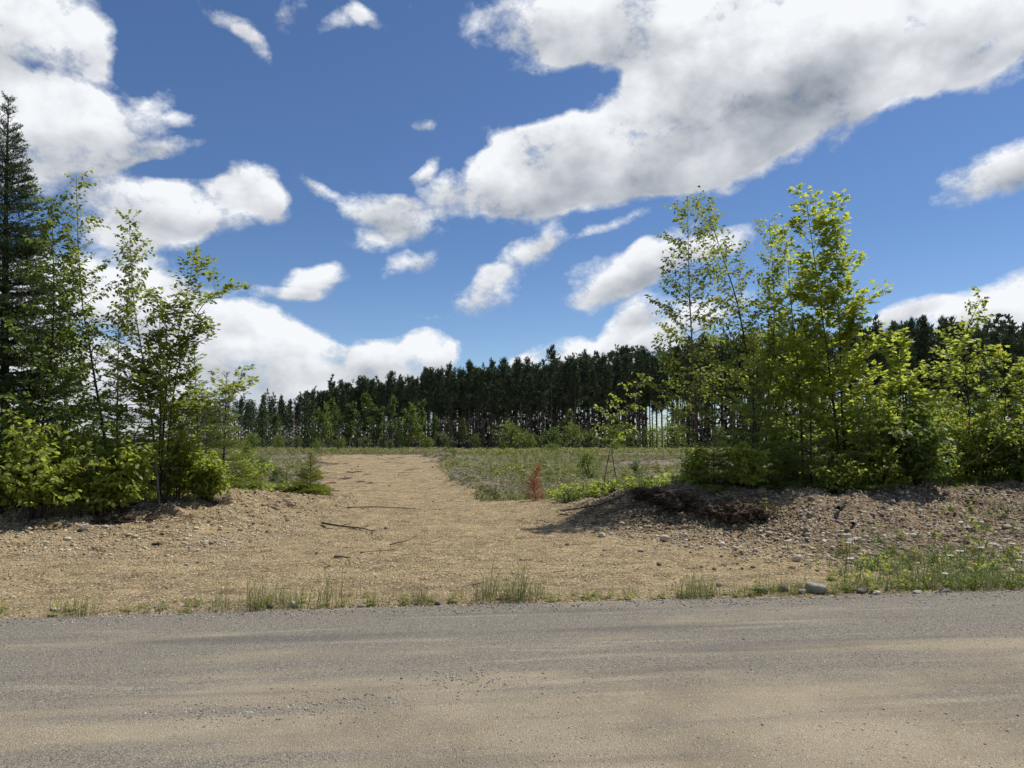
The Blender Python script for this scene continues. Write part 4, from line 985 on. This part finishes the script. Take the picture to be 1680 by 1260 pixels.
def far_fir(seed):
    rng = np.random.default_rng(seed); tb, cr = Tubes(), Crown()
    tr = np.array([[0, 0, 10 * f] for f in np.linspace(0, 1, 6)]); tr[0, 2] = -.3; tb.add(tr, np.linspace(.12, .02, 6), 5)
    for i in range(110):
        tt = .06 + .93 * i / 110; L = 1.9 * (1 - tt) ** .8 * rng.uniform(.6, 1.15) + .08; ph = i * 2.4 + rng.normal(0, .3)
        p, _ = along(tr, tt); br = wander(p, np.array([math.cos(ph), math.sin(ph), -.05 + .4 * tt]), L, 3, .05, .05, rng)
        for j in range(int(6 + 9 * L / 1.9)):
            q, bd = along(br, .2 + .8 * rng.random()); cr.leaf(q + rng.normal(0, .10, 3), bd + rng.normal(0, .5, 3), rng.normal(0, .6, 3) + np.array([0, 0, .8]), np.array([.13, .45, .3]) * rng.uniform(.7, 1.1))
    return build_proto('fir_tree', tb, cr, NEEDLE, M_BARK, M_SPRUCE, 'x', 'fir tree', GS, rng)
ff = [[far_fir(421), False], [far_fir(422), False]]
for k, px, d, h in [(0, 432, 205, 88), (1, 408, 210, 82), (0, 385, 215, 78), (1, 415, 222, 80), (0, 500, 215, 92), (1, 512, 212, 80), (0, 555, 208, 70), (1, 588, 204, 60), (0, 630, 198, 56), (1, 655, 190, 46), (0, 360, 210, 70), (1, 340, 205, 78), (0, 470, 220, 70),
                    (0, 740, 165, 40), (1, 915, 148, 46), (0, 335, 225, 72), (1, 300, 200, 80), (0, 1230, 110, 90)]:
    put(ff, k, px, d, h, 'dark pointed fir in front of the pine wood', GS, rngf.uniform(.85, 1.15))
# pale dead snag
tb = Tubes(); x = (482 - 840) / F * 190; z = hz(x, 190); tr = np.array([[x, 190, z - .3], [x + .1, 190, z + 6], [x + .15, 190, z + 11.8]])
tb.add(tr, np.array([.14, .11, .05]), 6)
for i in range(26):
    h = rngf.uniform(5.5, 11.6); ph = rngf.uniform(0, 6.28); L = rngf.uniform(.5, 1.6) * (12.6 - h) / 5
    tb.add(np.array([[x + .1, 190, z + h], [x + .1 + math.cos(ph) * L, 190 + math.sin(ph) * L, z + h + .2]]), np.array([.04, .015]), 3)
V, Fc = tb.out(); tag(mesh('dead_tree', V, Fc, M_PALEBARK, loc=tr[0]), 'bare pale dead tree standing before the left end of the wood', 'dead tree')
# ================================================================ grass, debris, stones
def blade_tuft(seed, nb, H, spread, w):
    r = np.random.default_rng(seed); V, Fc = [], []
    for i in range(nb):
        a = r.random() * 6.283; h = H * r.uniform(.45, 1); o_ = np.array([r.normal(0, .25), r.normal(0, .25), 0]) * spread
        d = np.array([math.cos(a), math.sin(a), 0]); s = np.array([-d[1], d[0], 0]); ww = w * r.uniform(.6, 1.2); bend = spread * r.uniform(.3, 1.3)
        n = len(V)
        for f, wf in ((0, 1), (.45, .85), (.8, .5)):
            c = o_ + d * bend * f ** 2 + np.array([0, 0, h * f * (1 - .15 * f)])
            V += [c - s * ww / 2 * wf, c + s * ww / 2 * wf]
        V.append(o_ + d * bend + np.array([0, 0, h * .88]))
        Fc += [[n, n + 1, n + 3], [n, n + 3, n + 2], [n + 2, n + 3, n + 5], [n + 2, n + 5, n + 4], [n + 4, n + 5, n + 6]]
    return np.array(V), [np.array(Fc)]
def scatter(name, tmpls, pts, size, mat, rng, label, tilt=.12, kind='stuff', cat='grass'):
    Vs, Fs, rn, n = [], [], [], 0
    for k, (TV, TF) in enumerate(tmpls):
        ii = np.arange(len(pts))[k::len(tmpls)]; a = rng.random(len(ii)) * 6.283
        ax = np.stack([np.cos(a), np.sin(a), rng.normal(0, tilt, len(ii))], -1); no = np.stack([rng.normal(0, tilt, len(ii)), rng.normal(0, tilt, len(ii)), np.ones(len(ii))], -1)
        V, Fl, r = instance(TV, TF, pts[ii], ax, no, size[ii], rng)
        Vs.append(V); Fs.append(Fl[0] + n); rn.append(r); n += len(V)
    o = mesh(name, np.concatenate(Vs), [np.concatenate(Fs)], mat, {'rnd': np.concatenate(rn)}, smooth=False)
    return tag(o, label, cat, kind=kind)
M_GRASS = leaf_mat('grass_blade', (.060, .105, .022), (.150, .165, .050), (.20, .28, .05), .3, odd=(.12, (.24, .19, .10)))
M_GRASSF = leaf_mat('meadow_growth', (.065, .095, .022), (.155, .160, .042), (.22, .25, .05), .3, odd=(.30, (.30, .235, .13)))
M_YELLOW = leaf_mat('yellowish_growth', (.14, .16, .030), (.25, .24, .055), (.26, .28, .05), .3)
rg = np.random.default_rng(123)
T1 = [blade_tuft(s, 9, 1.0, .55, .045) for s in range(4)]
TL = []
for s in range(4):                                         # leafy weed: stems with small leaves
    r = np.random.default_rng(s + 50); cr = Crown()
    for i in range(26):
        a = r.random() * 6.283; h = r.uniform(.08, 1); rr = r.uniform(0, .45) * (1.1 - h * .6)
        cr.leaf(np.array([math.cos(a) * rr, math.sin(a) * rr, h]), np.array([math.cos(a), math.sin(a), r.uniform(-.5, .6)]), np.array([0, 0, 1.]) + r.normal(0, .4, 3), r.uniform(.18, .34))
    V, Fl, _ = instance(QUAD[0], QUAD[1], np.array(cr.p), np.array(cr.a), np.array(cr.n), np.array(cr.s), r); TL.append((V, [np.concatenate([Fl[0][:, :3], Fl[0][:, [0, 2, 3]]])]))
def region(n, ylo, yhi, pw, xf=.80, xo=.5):
    y = ylo + (yhi - ylo) * rg.random(n) ** pw; x = rg.uniform(-xf, xf, n) * (y + xo); return x, y
# clearing
x, y = region(46000, 17.2, 125, 1.9); tu, br, so_, sl_ = masks(x, y)
pt = fbm(x * .25, y * .5, 201, 4)
keep = rg.random(len(x)) < tu * (1 - br) * (1 - .90 * sl_) * (.35 + 2.2 * np.clip(pt + .15, 0, 1)); x, y = x[keep], y[keep]
size = (.13 + .15 * rg.random(len(x)) ** 1.5) * (1 + (y - 17) / 55.)
half = rg.random(len(x)) < .70
yel = (fbm(x * .06, y * .12, 205, 3) + .26 * ss(22, 6, np.abs(y - 62)) * ss(-6, 4, x) + .10 * ss(6, 0, np.abs(y - 44)) > .12)
pts = np.stack([x, y, height(x, y) - .02], -1)
for nm, sel, tm, mt, lb in [('meadow_grass', half & ~yel, T1, M_GRASSF, 'grass and weeds covering the clearing'), ('meadow_weeds', ~half & ~yel, TL, M_GRASSF, 'low green weeds covering the clearing'),
                            ('yellow_weeds', yel, TL, M_YELLOW, 'yellow-green low growth across the far clearing')]:
    scatter(nm, tm, pts[sel], size[sel], mt, rg, lb)
# floor of the thickets behind the bank and the mound
x, y = region(34000, 10.5, 21, 1.2); tu, br, so_, sl_ = masks(x, y)
keep = (tu > .5) & (br < .3) & ((x > .9) | (x < -3.9)) & (rg.random(len(x)) < .35 + .65 * ((x > 3.3) | (x < -4.5))); x, y = x[keep], y[keep]
size = .12 + .30 * rg.random(len(x)) ** 1.6; pts = np.stack([x, y, height(x, y) - .02], -1); half = rg.random(len(x)) < .5
scatter('thicket_grass', T1, pts[half], size[half] * 1.15, M_GRASS, rg, 'long grass under the thickets')
scatter('thicket_undergrowth', TL, pts[~half], size[~half] * .8, M_MIXL, rg, 'leafy undergrowth of the thickets')
# weeds on the right-hand bank
x = rg.uniform(2.6, 11.5, 16000); y = rg.uniform(7.3, 13, 16000); e = y - road_edge(x); tu, br, so_, sl_ = masks(x, y)
low = ss(2.6, .4, e) * ss(2.8, 4.6, x); pat = ss(.02, .2, fbm(x * .9, y * 1.1, 222, 4) + .10 * low)
keep = (e > .08) & (y < crest(x) + .2) & (rg.random(len(x)) < np.clip(low * .42 + pat * .42, 0, .7) * ss(2.7, 4.2, x)); x, y = x[keep], y[keep]
size = .05 + .15 * rg.random(len(x)) ** 2; pts = np.stack([x, y, height(x, y) - .01], -1); half = rg.random(len(x)) < .80
scatter('bank_grass', T1, pts[half], size[half] * 1.2, M_GRASS, rg, 'grass on the stony bank')
scatter('bank_weeds', TL, pts[~half], size[~half] * .8, M_MIXL, rg, 'small weeds on the stony bank')
# thin grass between the gravel and the graded earth: tufts where the photo has them
TF_ = [blade_tuft(s + 20, 6, 1.0, .50, .0110) for s in range(5)]
px_, sz_ = [], []
for cx, w, n, h in [(135, 22, 12, .30), (160, 10, 5, .40), (265, 14, 8, .16), (318, 16, 10, .20), (372, 8, 6, .42), (425, 14, 10, .42), (452, 16, 14, .36), (480, 16, 14, .28), (545, 8, 6, .55), (600, 22, 16, .24), (618, 10, 5, .30), (655, 10, 5, .16),
                    (685, 18, 14, .28), (712, 14, 10, .22), (752, 6, 4, .24), (798, 10, 12, .34), (836, 20, 14, .42), (868, 20, 14, .34), (845, 6, 4, .68), (940, 30, 34, .13), (985, 22, 22, .11), (1030, 6, 4, .26), (1075, 22, 14, .16), (1128, 14, 16, .34),
                    (1150, 16, 16, .26), (1215, 40, 34, .18), (1262, 30, 26, .26), (1300, 30, 26, .22), (1350, 40, 34, .18), (1420, 50, 46, .20), (1490, 50, 46, .20), (1560, 60, 60, .22), (1640, 60, 60, .24), (0, 18, 14, .14)]:
    for _ in range(int(n * 1.5)):
        q = rg.normal(cx, w * .95); yy_ = 7.2; X_ = (q - 840) / F * yy_
        Y_ = float(road_edge(X_)) + .06 + abs(rg.normal(0, .13)); px_.append([X_ * Y_ / yy_, Y_]); sz_.append(h * rg.uniform(.4, 1.3))
for _ in range(900):
    X_ = rg.uniform(-6, 9); px_.append([X_, float(road_edge(X_)) + abs(rg.normal(0, .22)) + .03]); sz_.append(rg.uniform(.03, .12))
px_ = np.array(px_); pts = np.concatenate([px_, (height(px_[:, 0], px_[:, 1]) - .01)[:, None]], 1)
scatter('roadside_grass', TF_, pts, np.array(sz_), M_GRASS, rg, 'thin grass along the road edge', .05)
sm = np.array(sz_) < .20
scatter('roadside_weeds', TL, pts[sm][::6], np.array(sz_)[sm][::6] * .6, M_MIXL, rg, 'small leafy weeds along the road edge')
# slash: sticks and chips left by the logging, and roots in the turned earth
def sticks(name, pts, L, mat, label, cat, rng, rad=.008, kinds='stuff', k=3):
    n = len(pts); a = rng.random(n) * 6.283; e_ = rng.normal(0, .22, n); d = np.stack([np.cos(a) * np.cos(e_), np.sin(a) * np.cos(e_), np.sin(e_)], -1)
    tb = Tubes()
    for i in range(n):
        m_ = pts[i] + d[i] * L[i] * .5 + rng.normal(0, .08, 3) * L[i]; r_0 = rad * rng.uniform(.4, 1.4)
        tb.add(np.array([pts[i], m_, pts[i] + d[i] * L[i]]), np.array([r_0, r_0 * .8, r_0 * .35]), k)
    V, Fc = tb.out(); return tag(mesh(name, V, Fc, mat), label, cat, kind=kinds)
M_SLASH = bark_mat('grey_dead_wood', (.13, .105, .085), (.33, .28, .235))
M_ROOT = bark_mat('root_wood', (.050, .034, .024), (.14, .095, .065))
x, y = region(9000, 18, 58, 1.3); tu, br, so_, sl_ = masks(x, y); keep = rg.random(len(x)) < sl_ * .8 + .03 * tu; x, y = x[keep][:3600], y[keep][:3600]
sticks('slash', np.stack([x, y, height(x, y) + rg.uniform(0, .15, len(x))], -1), rg.uniform(.2, .9, len(x)) * (1 + y / 60), M_SLASH, 'dead branches left over the clearing', 'debris', rg, .016)
x, y = region(12000, 7.4, 18, 1.1); tu, br, so_, sl_ = masks(x, y)
heap = ss(.6, 1.6, x) * ss(-1, .2, (y - toe(x))) + ss(-3.8, -5, x) * ss(10, 12.5, y) * .7
keep = (y > road_edge(x) + .2) & (rg.random(len(x)) < .05 + .22 * heap) & (fbm(x * 1.2, y * 1.6, 240, 3) > -.06); x, y = x[keep], y[keep]
sticks('dirt_litter', np.stack([x, y, height(x, y) + .006], -1), rg.uniform(.05, .30, len(x)), M_ROOT, 'twigs and root bits in the turned earth', 'debris', rg, .0045)

for cx, cy, d_, w_, n_ in [(1060, 0, 12.3, .45, 240), (1150, 0, 11.8, .5, 260), (1230, 0, 11.4, .35, 200), (985, 0, 12.6, .45, 120), (230, 0, 12.0, .6, 120)]:
    q = rg.normal((P(cx, 830, d_)[0], d_), (w_, .35), (n_, 2)); hh_ = height(q[:, 0], q[:, 1])
    sticks('root_litter', np.stack([q[:, 0], q[:, 1], hh_ + rg.uniform(.0, .10, n_)], -1), rg.uniform(.08, .45, n_), M_ROOT, 'torn roots lying over the spoil', 'debris', rg, .005)
# ---- overturned sod with roots on the spoil heap
M_SOD = None
m, t, o = material('torn_sod'); M_SOD = m
f1 = t.noise(pos_of(t), 14, 5, .7); col = t.mix(t.ramp(f1, .35, .7), (.024, .017, .012), (.150, .108, .074)); col = t.mix(t.ramp(t.noise(pos_of(t), 50, 2), .55, .7, 0, .6), col, (.22, .175, .125))
principled(t, o, col, .95, .1, f1, 1.0, .06)
def clod(name, px, py, dist, size, label, seed, nroot, lift=.10):
    import bmesh
    bm = bmesh.new(); bmesh.ops.create_icosphere(bm, subdivisions=5, radius=1.0)
    V = np.array([v.co[:] for v in bm.verts]); Fc = np.array([[v.index for v in f.verts] for f in bm.faces]); bm.free()
    rng = np.random.default_rng(seed); b = G(px, py + 6); b[2] += lift
    N = V.copy()
    dn = fbm(V[:, 0] * 2.2 + seed, V[:, 2] * 2.2 + V[:, 1] * 1.7, seed, 5) * 1.5 + fbm(V[:, 0] * 7, V[:, 2] * 7 + V[:, 1] * 5, seed + 3, 4) * .75
    V = V * (1 + dn[:, None]); V[:, 2] = np.where(V[:, 2] > 0, V[:, 2] * .8, V[:, 2])
    # hollow under the lip that faces the road
    V[:, 1] += .9 * ss(.2, -.8, V[:, 2]) * (V[:, 1] < 0)
    V = V * np.array(size) + b
    root = empty(name, (b[0], b[1], hz(b[0], b[1])), label, 'sod'); lo = np.array(root.location)
    mesh('soil', V, [Fc], M_SOD, parent=root, loc=lo)
    tb = Tubes()
    for i in range(nroot * 3):
        j = rng.integers(len(V)); 
        if V[j, 1] > b[1] + .3 * size[1]: continue
        d = N[j] * np.array([1, .8, .3]) + rng.normal(0, .6, 3) + np.array([0, -.25, -.25]); d /= np.linalg.norm(d)
        pth = wander(V[j] - d * .03, d, rng.uniform(.08, .36), 5, -.7, .28, rng); r_0 = .0015 + .006 * rng.random() ** 3
        tb.add(pth, np.linspace(r_0, r_0 * .3, 6), 3)
    V2, F2 = tb.out(); mesh('roots', V2, F2, M_ROOT, parent=root, loc=lo)
clod('torn_sod', 1068, 812, 12.6, (.32, .34, .17), 'highest torn dark sod, at the left end of the row on the spoil heap', 5, 120, .02)
clod('torn_sod', 1112, 828, 12.2, (.30, .30, .20), 'torn dark sod, second from the left in its row, roots hanging over a hollow', 6, 120, .04)
clod('torn_sod', 1166, 838, 12.2, (.26, .28, .15), 'low ragged sod in the middle of the row on the spoil heap', 16, 110, .0)
clod('torn_sod', 1213, 850, 11.7, (.30, .28, .23), 'tall black overhanging sod near the right end of the spoil heap', 7, 130, .06)
clod('torn_sod', 1252, 846, 11.7, (.17, .20, .12), 'smaller sod leaning on the tall overhanging one', 17, 70, .02)
clod('sod_lump', 205, 846, 12.1, (.18, .16, .09), 'dark clod half buried in the left-hand mound', 9, 40, -.02)
clod('sod_lump', 248, 846, 12.2, (.11, .12, .07), 'small dark clod on the left-hand mound right of the larger clod', 10, 24, -.02)
clod('sod_lump', 158, 848, 12.0, (.13, .12, .06), 'flat dark clod on the left-hand mound left of the larger clod', 12, 24, -.02)
clod('sod_lump', 258, 889, 9.8, (.07, .06, .035), 'little dark clod lying on the slope of the left-hand mound', 13, 10, .0)

# crumbs of dark soil round the sods
M_CRUMB = M_SOD
q = np.concatenate([rg.normal((P(cx, cy, d_)[0], d_ - .1), (w_, .22), (n_, 2)) for cx, cy, d_, w_, n_ in [(1085, 826, 11.9, .5, 1500), (1160, 838, 11.5, .45, 1500), (1225, 850, 11.1, .35, 1200), (1265, 880, 10.5, .4, 700), (205, 850, 12.1, .4, 700), (258, 848, 12.2, .3, 400), (60, 850, 11.8, .8, 500)]])
szz = .008 + .045 * rg.random(len(q)) ** 3
o_ = scatter_stones('soil_crumbs', np.concatenate([q, (height(q[:, 0], q[:, 1]))[:, None]], 1), szz, M_SOD, rg, .02); tag(o_, 'dark soil crumbs around the torn sods', 'soil', kind='stuff')

# ---- larger stones, each a thing
def big_stone(px, py, w, label, name='stone', sh=(1, .8, .7), mat=None, sink=.22, far=60, hh=None):
    b = G(px, py, far); d = math.hypot(b[0], b[1]); s = w / F * d; rng = np.random.default_rng(int(px * 7 + py))
    TV, TF = rock_template(int(px + py), 3, 1.0)
    TV = TV * (1 + .30 * fbm(TV[:, 0] * 5 + px, TV[:, 1] * 5 + TV[:, 2] * 3, 3, 3))[:, None]
    a = rng.uniform(-.6, .6); V = TV * np.array(sh) * s; V = V @ np.array([[math.cos(a), math.sin(a), 0], [-math.sin(a), math.cos(a), 0], [0, 0, 1]])
    V[:, 2] += sh[2] * s * (.5 - sink)
    o = mesh(name, V + b, [TF], mat or M_TAN, {'rnd': np.full(len(V), rng.uniform(.55, .95))}, loc=b)
    return tag(o, label, 'stone')
for px, py, w, lb, sh in [
    (1091, 888, 16, 'round pale cobble lying below the spoil heap', (1, .9, .85)), (1182, 895, 14, 'yellowish stone below the torn sod', (1, .8, .6)), (1052, 905, 12, 'flat cobble left of the round pale cobble', (1, .8, .5)),
    (1150, 900, 10, 'small flat stone between the round cobble and the yellowish stone', (1, .8, .55)), (1308, 920, 18, 'large dark-sided stone at the right foot of the spoil heap', (1, .8, .8)), (1262, 878, 11, 'cobble just under the overhanging sod lump', (1, .8, .6)),
    (988, 880, 13, 'tan stone on the left slope of the spoil heap', (1, .8, .6)), (1020, 862, 11, 'stone half way up the left slope of the spoil heap', (1, .8, .6)), (1003, 878, 9, 'stone beside the tan stone on the heap slope', (1, .8, .7)),
    (1240, 905, 10, 'pale pebble right of the yellowish stone', (1, .8, .7)), (1285, 900, 9, 'pale stone up-slope from the large dark-sided stone', (1, .8, .6)), (1180, 962, 12, 'round stone in the grass at the road edge below the heap', (1, .8, .8)),
    (1365, 902, 10, 'pale stone among the bank weeds', (1, .8, .7)), (1400, 860, 11, 'grey stone on the stony bank below the round shrub', (1, .7, .6)), (1500, 880, 12, 'flat pale stone in the middle of the stony bank', (1, .7, .5)),
    (1340, 842, 10, 'stone near the top of the bank right of the sod', (1, .8, .6)), (1590, 868, 12, 'tan stone on the upper bank towards the right edge', (1, .7, .5)), (1655, 866, 16, 'flat slab-like stone at the right edge of the bank', (1, .7, .4)),
    (138, 871, 13, 'pale yellow stone standing out on the left-hand mound', (1, .8, .9)), (172, 866, 12, 'pale flat stone right of the standing yellow one', (1, .8, .5)), (110, 887, 11, 'flat stone on the slope at the left', (1, .8, .5)), (322, 868, 10, 'pale stone at the right end of the left-hand mound', (1, .8, .6)),
    (305, 928, 9, 'pale flat pebble on the graded earth at the left', (1, .8, .5)), (45, 868, 10, 'stone beside a twig at the far left of the mound', (1, .8, .6)), (212, 880, 8, 'small stone below the dark clods', (1, .8, .6)),
    (90, 1003, 20, 'wide flat pale stone at the road edge on the left', (1, .6, .25))]:
    big_stone(px, py, w, lb, sh=sh)
for px, py, w, lb, sh in [
    (1250, 972, 24, 'dark broken asphalt lump at the road edge below the heap', (1, .8, .55)), (1284, 970, 18, 'dark rounded lump second along the road edge', (1, .8, .6)), (1338, 972, 32, 'largest grey boulder-like lump at the road edge', (1, .7, .6)), (1316, 975, 14, 'small grey lump left of the largest one', (1, .8, .6)),
    (1438, 975, 14, 'pale grey lump at the road edge right of the largest one', (1, .8, .5)), (1415, 972, 22, 'dark flat lump at the road edge right of the largest one', (1, .7, .4)), (1505, 976, 20, 'flat grey lump at the road edge under the green weeds', (1, .7, .35)), (1550, 974, 20, 'low dark lump at the road edge towards the right', (1, .7, .4)),
    (480, 995, 14, 'pale grey stone at the road edge beside the tall grass', (1, .8, .8)), (443, 997, 11, 'dark stone at the road edge under the tall grass', (1, .8, .7)), (591, 998, 13, 'dark stone at the road edge left of centre', (1, .8, .6)), (718, 993, 12, 'dark stone at the road edge just left of the middle', (1, .8, .7)), (607, 995, 9, 'small white stone at the road edge left of centre', (1, .8, .7)),
    (804, 1139, 11, 'larger of two pale pebbles lying together on the road', (1, .7, .4)), (810, 1136, 8, 'smaller of two pale pebbles lying together on the road', (1, .8, .8)), (1072, 1085, 7, 'grey pebble in the middle of the road', (1, .7, .6)), (1048, 1072, 6, 'dark pebble on the pale stripe of the road', (1, .8, .7)),
    (990, 1157, 7, 'dark pebble alone on the near part of the road', (1, .8, .6)), (1306, 1155, 7, 'dark brown pebble on the right part of the road', (1, .8, .7)), (658, 1222, 7, 'pale pebble close to the bottom of the picture', (1, .8, .7)), (253, 1210, 8, 'dark pebble on the lower left of the road', (1, .8, .6))]:
    dark = 'dark' in lb
    o = big_stone(px, py, w, lb, 'road_stone' if py > 1010 else 'edge_stone', sh, M_GREY)
    at = o.data.attributes['rnd']; v = .12 if dark else (.95 if 'white' in lb or 'pale' in lb else .62); at.data.foreach_set('value', np.full(len(o.data.vertices), v, np.float32))
# ---- fallen branches, each a thing
def fallen(pts, rad, label, name='fallen_branch', twigs=3, mat=None, lift=.012):
    rng = np.random.default_rng(int(pts[0][0])); W_ = np.array([G(*p) for p in pts]); W_[:, 2] += lift + rad
    pth = smooth_path(W_, 10); tb = Tubes(); tb.add(pth, np.linspace(rad, rad * .35, 10), 6)
    for i in range(twigs):
        q, d = along(pth, rng.uniform(.3, .95)); tw = wander(q, d + rng.normal(0, .5, 3) * np.array([1, 1, .25]) + np.array([0, 0, .1]), rng.uniform(.12, .35) * min(1, rad / .008), 3, 0, .15, rng); tb.add(tw, np.linspace(rad * .4, rad * .12, 4), 4)
    V, Fc = tb.out(); return tag(mesh(name, V, Fc, mat or M_ROOT, loc=W_[0]), label, 'branch')
fallen([(528, 861), (560, 867), (592, 870), (612, 876)], .020, 'longest forked dark branch lying flat across the drive', twigs=5)
fallen([(590, 871), (602, 864), (603, 861)], .008, 'short side branch by the longest branch on the drive', twigs=2)
fallen([(548, 916), (562, 917), (576, 919)], .014, 'short thick dark stick on the drive nearer the road', twigs=0)
fallen([(640, 896), (655, 893), (668, 890)], .011, 'short twig on the drive right of the longest branch', twigs=2)
fallen([(570, 835), (620, 834), (690, 838)], .014, 'thin branch lying across the back of the drive', twigs=4)
fallen([(590, 909), (620, 906), (650, 905)], .006, 'thin twig below the longest branch on the drive', twigs=2)
fallen([(150, 900), (162, 905), (172, 901)], .008, 'curved twig on the slope of the left-hand mound', twigs=2)
fallen([(172, 835), (184, 828), (194, 822)], .014, 'grey stick leaning out from under the left-hand thicket', mat=M_SLASH, twigs=1, lift=.06)
fallen([(46, 868), (49, 862), (53, 860)], .014, 'pale broken stick at the far left of the mound', mat=M_SLASH, twigs=0, lift=.03)
fallen([(920, 842), (985, 832), (1040, 812), (1062, 803)], .016, 'long dark root trailing down the left side of the spoil heap', 'long_root', twigs=6, lift=.03)
fallen([(1085, 833), (1110, 824), (1140, 822)], .010, 'pale root stretched across the torn sod', 'long_root', twigs=2, mat=M_SLASH, lift=.20)
fallen([(1200, 812), (1230, 815), (1262, 822)], .010, 'dark root at the top of the bank beside the sod', 'long_root', twigs=4, lift=.05)
fallen([(1376, 845), (1386, 834), (1392, 826)], .034, 'charred stub of a branch sticking up from the stony bank', 'branch_stub', twigs=1, lift=.05)
fallen([(1535, 880), (1537, 870), (1539, 862)], .014, 'pale splinter of wood upright on the stony bank', 'wood_splinter', twigs=0, mat=M_PALEBARK, lift=.05)
fallen([(1400, 866), (1403, 858), (1399, 852)], .026, 'grey broken root end on the bank under the stub', 'branch_stub', twigs=0, mat=M_SLASH, lift=.02)
fallen([(283, 812, ), (290, 806), (308, 768)], .008, 'white dead stem leaning beside the round bush on the left', 'dead_sapling', twigs=0, mat=M_PALEBARK, lift=.1)
# ---- white flowering yarrow on the bank
m, t, o = material('white_flower'); principled(t, o, (.75, .75, .70), .8, .2); M_WHITE = m
def yarrow(px, py, w, label):
    b = G(px, py + 12); s = w / F * math.hypot(b[0], b[1]); rng = np.random.default_rng(px)
    root = empty('yarrow_plant', b, label, 'flower'); tb = Tubes(); cr = Crown(); h = rng.uniform(.14, .2)
    tb.add(np.array([b, b + [0, 0, h * .6], b + [.01, 0, h]]), np.array([.003, .0025, .002]), 4)
    for i in range(7): tb.add(np.array([b + [.006, 0, h * .8], b + [rng.normal(0, s * .3), rng.normal(0, s * .3), h]]), np.array([.0015, .001]), 3)
    for i in range(60):
        a = rng.random() * 6.28; r_0 = s * .5 * rng.random() ** .5
        cr.leaf(b + [math.cos(a) * r_0, math.sin(a) * r_0 * .8, h + .012 * (1 - (r_0 / s) ** 2) + rng.normal(0, .003)], np.array([math.cos(a), math.sin(a), .1]), np.array([rng.normal(0, .3), rng.normal(0, .3), 1.]), .014)
    V, Fc = tb.out(); mesh('stem', V, Fc, M_GRASS, {'rnd': np.full(len(V), .3)}, parent=root, loc=b)
    V, Fc, r = instance(QUAD[0], QUAD[1], np.array(cr.p), np.array(cr.a), np.array(cr.n), np.array(cr.s), rng); mesh('flower_head', V, Fc, M_WHITE, parent=root, loc=b, smooth=False)
    V, Fc, r = instance(TL[0][0], TL[0][1], np.array([b]), np.array([[1., 0, 0]]), np.array([[0, 0, 1.]]), np.array([h * .6]), rng); mesh('leaves', V, Fc, M_MIXL, {'rnd': r}, parent=root, loc=b, smooth=False)
for px, py, w, lb in [(1389, 892, 13, 'white yarrow at the left end of the brightest row of flowers'), (1398, 894, 12, 'white yarrow in the middle of the brightest row of flowers'), (1408, 893, 10, 'white yarrow at the right end of the brightest row'), (1394, 904, 11, 'white yarrow just below the brightest row'),
                      (1380, 885, 9, 'small white yarrow up-slope of the brightest row'), (1397, 933, 8, 'small white yarrow low on the bank nearer the road'), (1589, 877, 10, 'white yarrow high on the right part of the bank'), (1630, 901, 9, 'left of a pair of white yarrow near the right edge'), (1661, 903, 9, 'right of a pair of white yarrow near the right edge'),
                      (1610, 909, 7, 'tiny white yarrow below the pair near the right edge'), (1653, 894, 7, 'tiny white yarrow above the pair near the right edge'), (1576, 922, 8, 'faint white yarrow in the middle of the right bank'), (1560, 924, 7, 'tiny white yarrow left of the faint one'), (1676, 934, 9, 'white yarrow at the extreme right edge'), (1551, 959, 7, 'small white yarrow close to the road edge')]:
    yarrow(px, py, w, lb)
